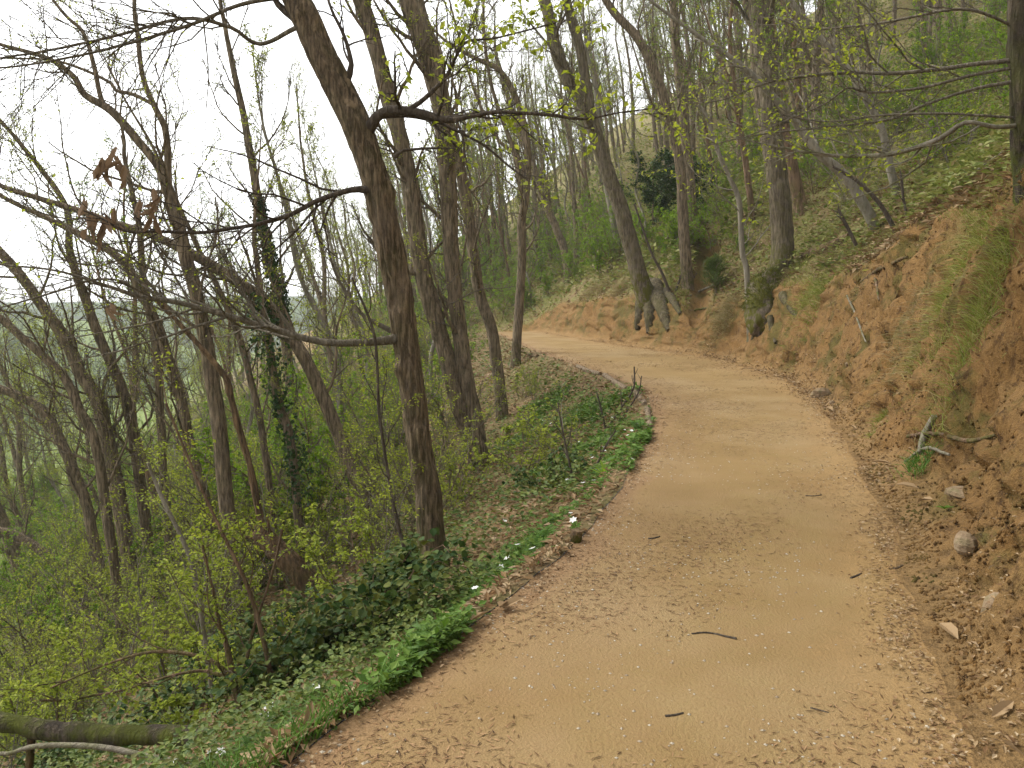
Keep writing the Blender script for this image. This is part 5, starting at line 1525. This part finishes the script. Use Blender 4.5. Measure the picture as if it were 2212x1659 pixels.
vv = V.reshape(-1, 3)[k]
nn = nrm(vv - c)
m = (nn[:, 2] > -0.35)
g = Geo()
d = nn[m] + rnd_dirs(m.sum(), rng) * .5
leaves(g, vv[m] + rng.normal(size=(m.sum(), 3)) * .025, d, rnd_dirs(m.sum(), rng), rng.uniform(.03, .08, m.sum()), .02)
M['moss'] = leaf_mat('moss', [(0.07, 0.075, 0.010), (0.12, 0.12, 0.018), (0.09, 0.11, 0.015)], .15)
o = g.build('moss', M['moss'], r_, smooth=False, origin=b_)
o['kind'] = 'stuff'

# ferns
def fern(label, px_, py_, nf, L, seed, lean=(0, 0)):
    rng = np.random.default_rng(seed)
    b = hit(px_, py_)
    root = thing('fern', label, 'fern', b)
    for i in range(nf):
        a = rng.uniform(0, 6.28) if lean == (0, 0) else math.atan2(lean[1], lean[0]) + rng.normal() * .8
        l = L * rng.uniform(.7, 1.1)
        t = np.linspace(0, 1, 12)
        P = np.stack([np.cos(a) * l * t * .85, np.sin(a) * l * t * .85, l * (.55 * np.sin(t * 2.2)) ], 1)
        g = Geo()
        tubes(g, P[None], np.linspace(.004, .001, 12)[None], 4)
        tan = nrm(np.gradient(P, axis=0))
        sd = nrm(np.cross(tan, [0, 0, 1.0]))
        for s_ in (-1, 1):
            k = np.arange(2, 12)
            for off in (0, .5):
                pp = P[k] - tan[k] * off * l / 12
                Ls = l * .30 * np.sin(np.clip((1 - t[k]) * 1.15 + .1, 0, 1.4)) + .01
                leaves(g, pp, sd[k] * s_ + tan[k] * .35 - np.array([0, 0, .15]), np.tile([0, 0, 1.0], (len(k), 1)), Ls, Ls * .26, .05)
        g.build('frond', M['fern'], root, smooth=False)
fern('bright fern fronds reaching over the left edge of the path', 1155, 1195, 6, .32, 921, (1, .4))
fern('small fern among the white flowers at the tip of the bend', 1385, 935, 6, .38, 922, (-.3, -.5))
fern('ferny green plant on the bank crest beside the dark log', 1785, 585, 8, .45, 923)

# broad leaved rosette and other leafy herbs
def rosette(label, px_, py_, n, L, W, mat, seed, upz=1.0):
    rng = np.random.default_rng(seed)
    b = hit(px_, py_)
    root = thing('leafy_plant', label, 'plant', b)
    for i in range(n):
        a = i / n * 6.28 + rng.normal() * .3
        d = np.array([[math.cos(a), math.sin(a), upz * rng.uniform(.5, 1.6)]])
        g = Geo()
        big_leaves(g, np.array([[0, 0, 0.0]]), d, np.array([[-math.cos(a), -math.sin(a), 1.2]]), L * rng.uniform(.7, 1.1), W, .2, .2)
        g.build('leaf', M[mat], root, smooth=True)
rosette('lily like rosette of long pale green leaves among white flowers', 1308, 1030, 9, .22, .035, 'bright', 931, .9)
rosette('broad leaved green plant below the stick at the path edge', 905, 1410, 8, .12, .045, 'bright', 932, .6)
rosette('broad leaved herb in the lush grass at the bottom edge', 615, 1560, 8, .13, .055, 'herb', 933, .7)
rosette('green herb at the bank foot near the mossy tuft', 1975, 1005, 7, .12, .02, 'grass_green', 934, .9)
rosette('small green weed on the near bank beside the rounded stone', 2040, 1100, 6, .07, .03, 'herb', 935, .6)
rosette('yellow green sprig hanging from the dark root mass', 1880, 585, 6, .16, .04, 'spring', 936, .1)

# white wood anemones, one by one
an = np.random.default_rng(12)
def anemone_mesh():
    root = link('wood_anemone', None)
    g = Geo()
    tubes(g, np.array([[[0, 0, -.02], [.004, .003, .05], [0, .006, .105]]]), np.array([[.0018, .0015, .0013]]), 5)
    g.build('stem', M['stem'], root)
    for i in range(6):
        a = i / 6 * 6.283
        d = np.array([[math.cos(a), math.sin(a), .35]])
        g = Geo()
        big_leaves(g, np.array([[0, .006, .105]]), d, np.array([[-math.cos(a) * .3, -math.sin(a) * .3, 1.0]]), .026, .014, .1, .1, True)
        g.build('petal', M['petal'], root, smooth=True)
    for i in range(3):
        a = i / 3 * 6.283 + .4
        g = Geo()
        for w in (-.5, 0, .5):
            leaves(g, np.array([[.002, .003, .06]]), np.array([[math.cos(a + w), math.sin(a + w), .3]]), np.array([[0, 0, 1.0]]), np.array([.045]), np.array([.016]))
        g.build('leaf', M['herb'], root, smooth=False)
    return root
AN = [(1307, 984), (1311, 996), (1334, 981), (1365, 943), (1280, 1025), (1286, 1060), (1262, 1063), (1228, 1051), (1358, 1005), (1360, 950), (1345, 960), (1300, 975), (1290, 1000), (1122, 1185), (1142, 1197), (1094, 1221), (1108, 1209), (1162, 1199),
      (1033, 1284), (1250, 1129), (1232, 1108), (1082, 1121), (677, 1511), (590, 1544), (574, 1548), (580, 1560), (600, 1540), (440, 1645), (406, 1652), (474, 1638), (1215, 930), (1195, 920), (1170, 905), (1320, 905), (1335, 915), (1255, 960), (1375, 925), (1350, 935)]
proto = anemone_mesh()
for i, (px_, py_) in enumerate(AN):
    p = hit(px_, py_ + 24 if py_ > 1100 else py_ + 8)
    near_ = 'at the near left edge of the path' if py_ > 1400 else ('beside the fern at the path edge' if py_ > 1080 else 'inside the bend of the path')
    if i == 0:
        o = proto; o.location = p
    else:
        o = copy_tree(proto, p, an.uniform(0, 6.28), an.uniform(.9, 1.25), (an.normal() * .25 + .3, an.normal() * .25))
    tag(o, 'white star shaped wood anemone ' + near_, 'flower', 'white anemones ' + near_)

# bare little shrubs inside the bend
def bare_twigs(label, stems, seed, D):
    b = hit(*stems[0][0][:2])
    root = thing('bare_shrub', label, 'shrub', b)
    rng = np.random.default_rng(seed)
    for st in stems:
        pts = np.array([[*at(s[0], s[1], b[1] + D * k), px_size(s[2], b[1]) / 2] for k, s in enumerate(st)])
        s = spline(pts, .05)
        g = Geo()
        tubes(g, s[None, :, :3], s[None, :, 3], 6)
        Pk, rk, _ = resample(s[:, :3], s[:, 3], 12)
        A, R, L = sprout(Pk[None], rk[None], 6, .3, 1, .3, .6, .6, 5, .12, .1, rng, .0018)
        tubes(g, A, R, 4)
        g.build('stem', M['twig_dark'], root, origin=b)
bare_twigs('bare dark shrub with upright twigs inside the bend', [[(1310, 930, 6), (1335, 890, 5), (1368, 840, 4), (1370, 792, 3)], [(1312, 930, 5), (1345, 900, 4), (1378, 850, 3), (1386, 812, 2)], [(1310, 935, 5), (1300, 890, 4), (1290, 850, 3)]], 951, 0.02)
bare_twigs('bare straggling shrub on the leafy slope inside the bend', [[(1240, 1050, 6), (1228, 990, 5), (1215, 930, 4), (1205, 870, 3)], [(1250, 1050, 5), (1285, 1010, 5), (1310, 960, 4), (1330, 930, 3)]], 952, 0.03)
bare_twigs('thin reddish shrub beside the feet of the mossy tree', [[(1450, 640, 7), (1430, 590, 6), (1405, 540, 5), (1370, 440, 4)], [(1455, 640, 6), (1470, 600, 4), (1485, 560, 3)], [(1460, 640, 5), (1490, 610, 4), (1505, 590, 3)]], 953, 0.0)
bare_twigs('bare stems springing up beside the smooth grey stem', [[(1935, 500, 10), (1900, 440, 9), (1850, 390, 7), (1800, 360, 5)], [(1850, 530, 8), (1830, 490, 7), (1810, 450, 5)], [(1960, 470, 6), (1950, 420, 5), (1945, 370, 4)]], 954, 0.0)
# a rotten stump on the slope
r0 = hit(432, 1240)
g = Geo()
trunk_mesh(g, np.array([[r0[0], r0[1], r0[2] - .3, .28], [r0[0] + .05, r0[1], r0[2] + .2, .24], [r0[0] + .12, r0[1], r0[2] + .5, .2]]), True, 960, .4, 30, .05, 0, .6)
tag(link('tree_stump', g.mesh('tree_stump', M['deadwood'], True, r0), None, r0), 'dark rotten stump among the stems on the left slope', 'stump')

# larger dead leaves that lie singly beside the path
fl = np.random.default_rng(61)
me_ = []
for i in range(5):
    g = Geo()
    big_leaves(g, np.zeros((1, 3)), np.array([[1.0, 0, .05]]), np.array([[0, 0.15 * (i - 2), 1.0]]), .13 + .012 * i, .05 + .004 * i, .35, .15 * (i - 2) * .5)
    me_.append(g.mesh('fallen_leaf', M['litter'], False))
for (px_, py_) in [(1095, 1308), (1080, 1320), (870, 1395), (900, 1375), (930, 1340), (880, 1425), (960, 1330), (690, 1560), (740, 1520), (660, 1590), (560, 1640), (520, 1650), (600, 1620), (1150, 1235), (1005, 1360), (800, 1500), (1420, 905), (1430, 918), (2080, 1360), (2070, 1390), (2160, 1605), (1780, 880), (1800, 890), (1850, 930), (1925, 1005), (1985, 1060), (2015, 1085), (1225, 1205), (2140, 1560), (1900, 1180)]:
    p = hit(px_, py_)
    o = link('fallen_leaf', me_[fl.integers(5)], None, p + [0, 0, .015])
    o.rotation_euler = (fl.normal() * .3, fl.normal() * .3, fl.uniform(0, 6.28))
    tag(o, 'large curled brown leaf lying singly at the edge of the path', 'leaf', 'single fallen leaves beside the path')
# ------------------------------------------------------------------ thin spring haze
def haze():
    g = Geo()
    x, y0, y1, z0, z1 = 860, -60, 860, -75, 88
    V = [(sx * x, sy, sz) for sz in (z0, z1) for sy in (y0, y1) for sx in (-1, 1)]
    g.add(V, [[0, 2, 3, 1], [4, 5, 7, 6], [0, 1, 5, 4], [2, 6, 7, 3], [0, 4, 6, 2], [1, 3, 7, 5]])
    m = bpy.data.materials.new('haze_air')
    m.use_nodes = True
    nt = m.node_tree
    nt.nodes.clear()
    out = nt.nodes.new('ShaderNodeOutputMaterial')
    pv = nt.nodes.new('ShaderNodeVolumePrincipled')
    pv.inputs['Color'].default_value = (0.86, 0.92, 1.0, 1)
    pv.inputs['Density'].default_value = 0.00045
    nt.links.new(pv.outputs[0], out.inputs['Volume'])
    o = g.build('haze', m, smooth=False)
    o['kind'] = 'stuff'
    tag(o, 'thin pale spring haze filling the valley air', 'haze')
haze()
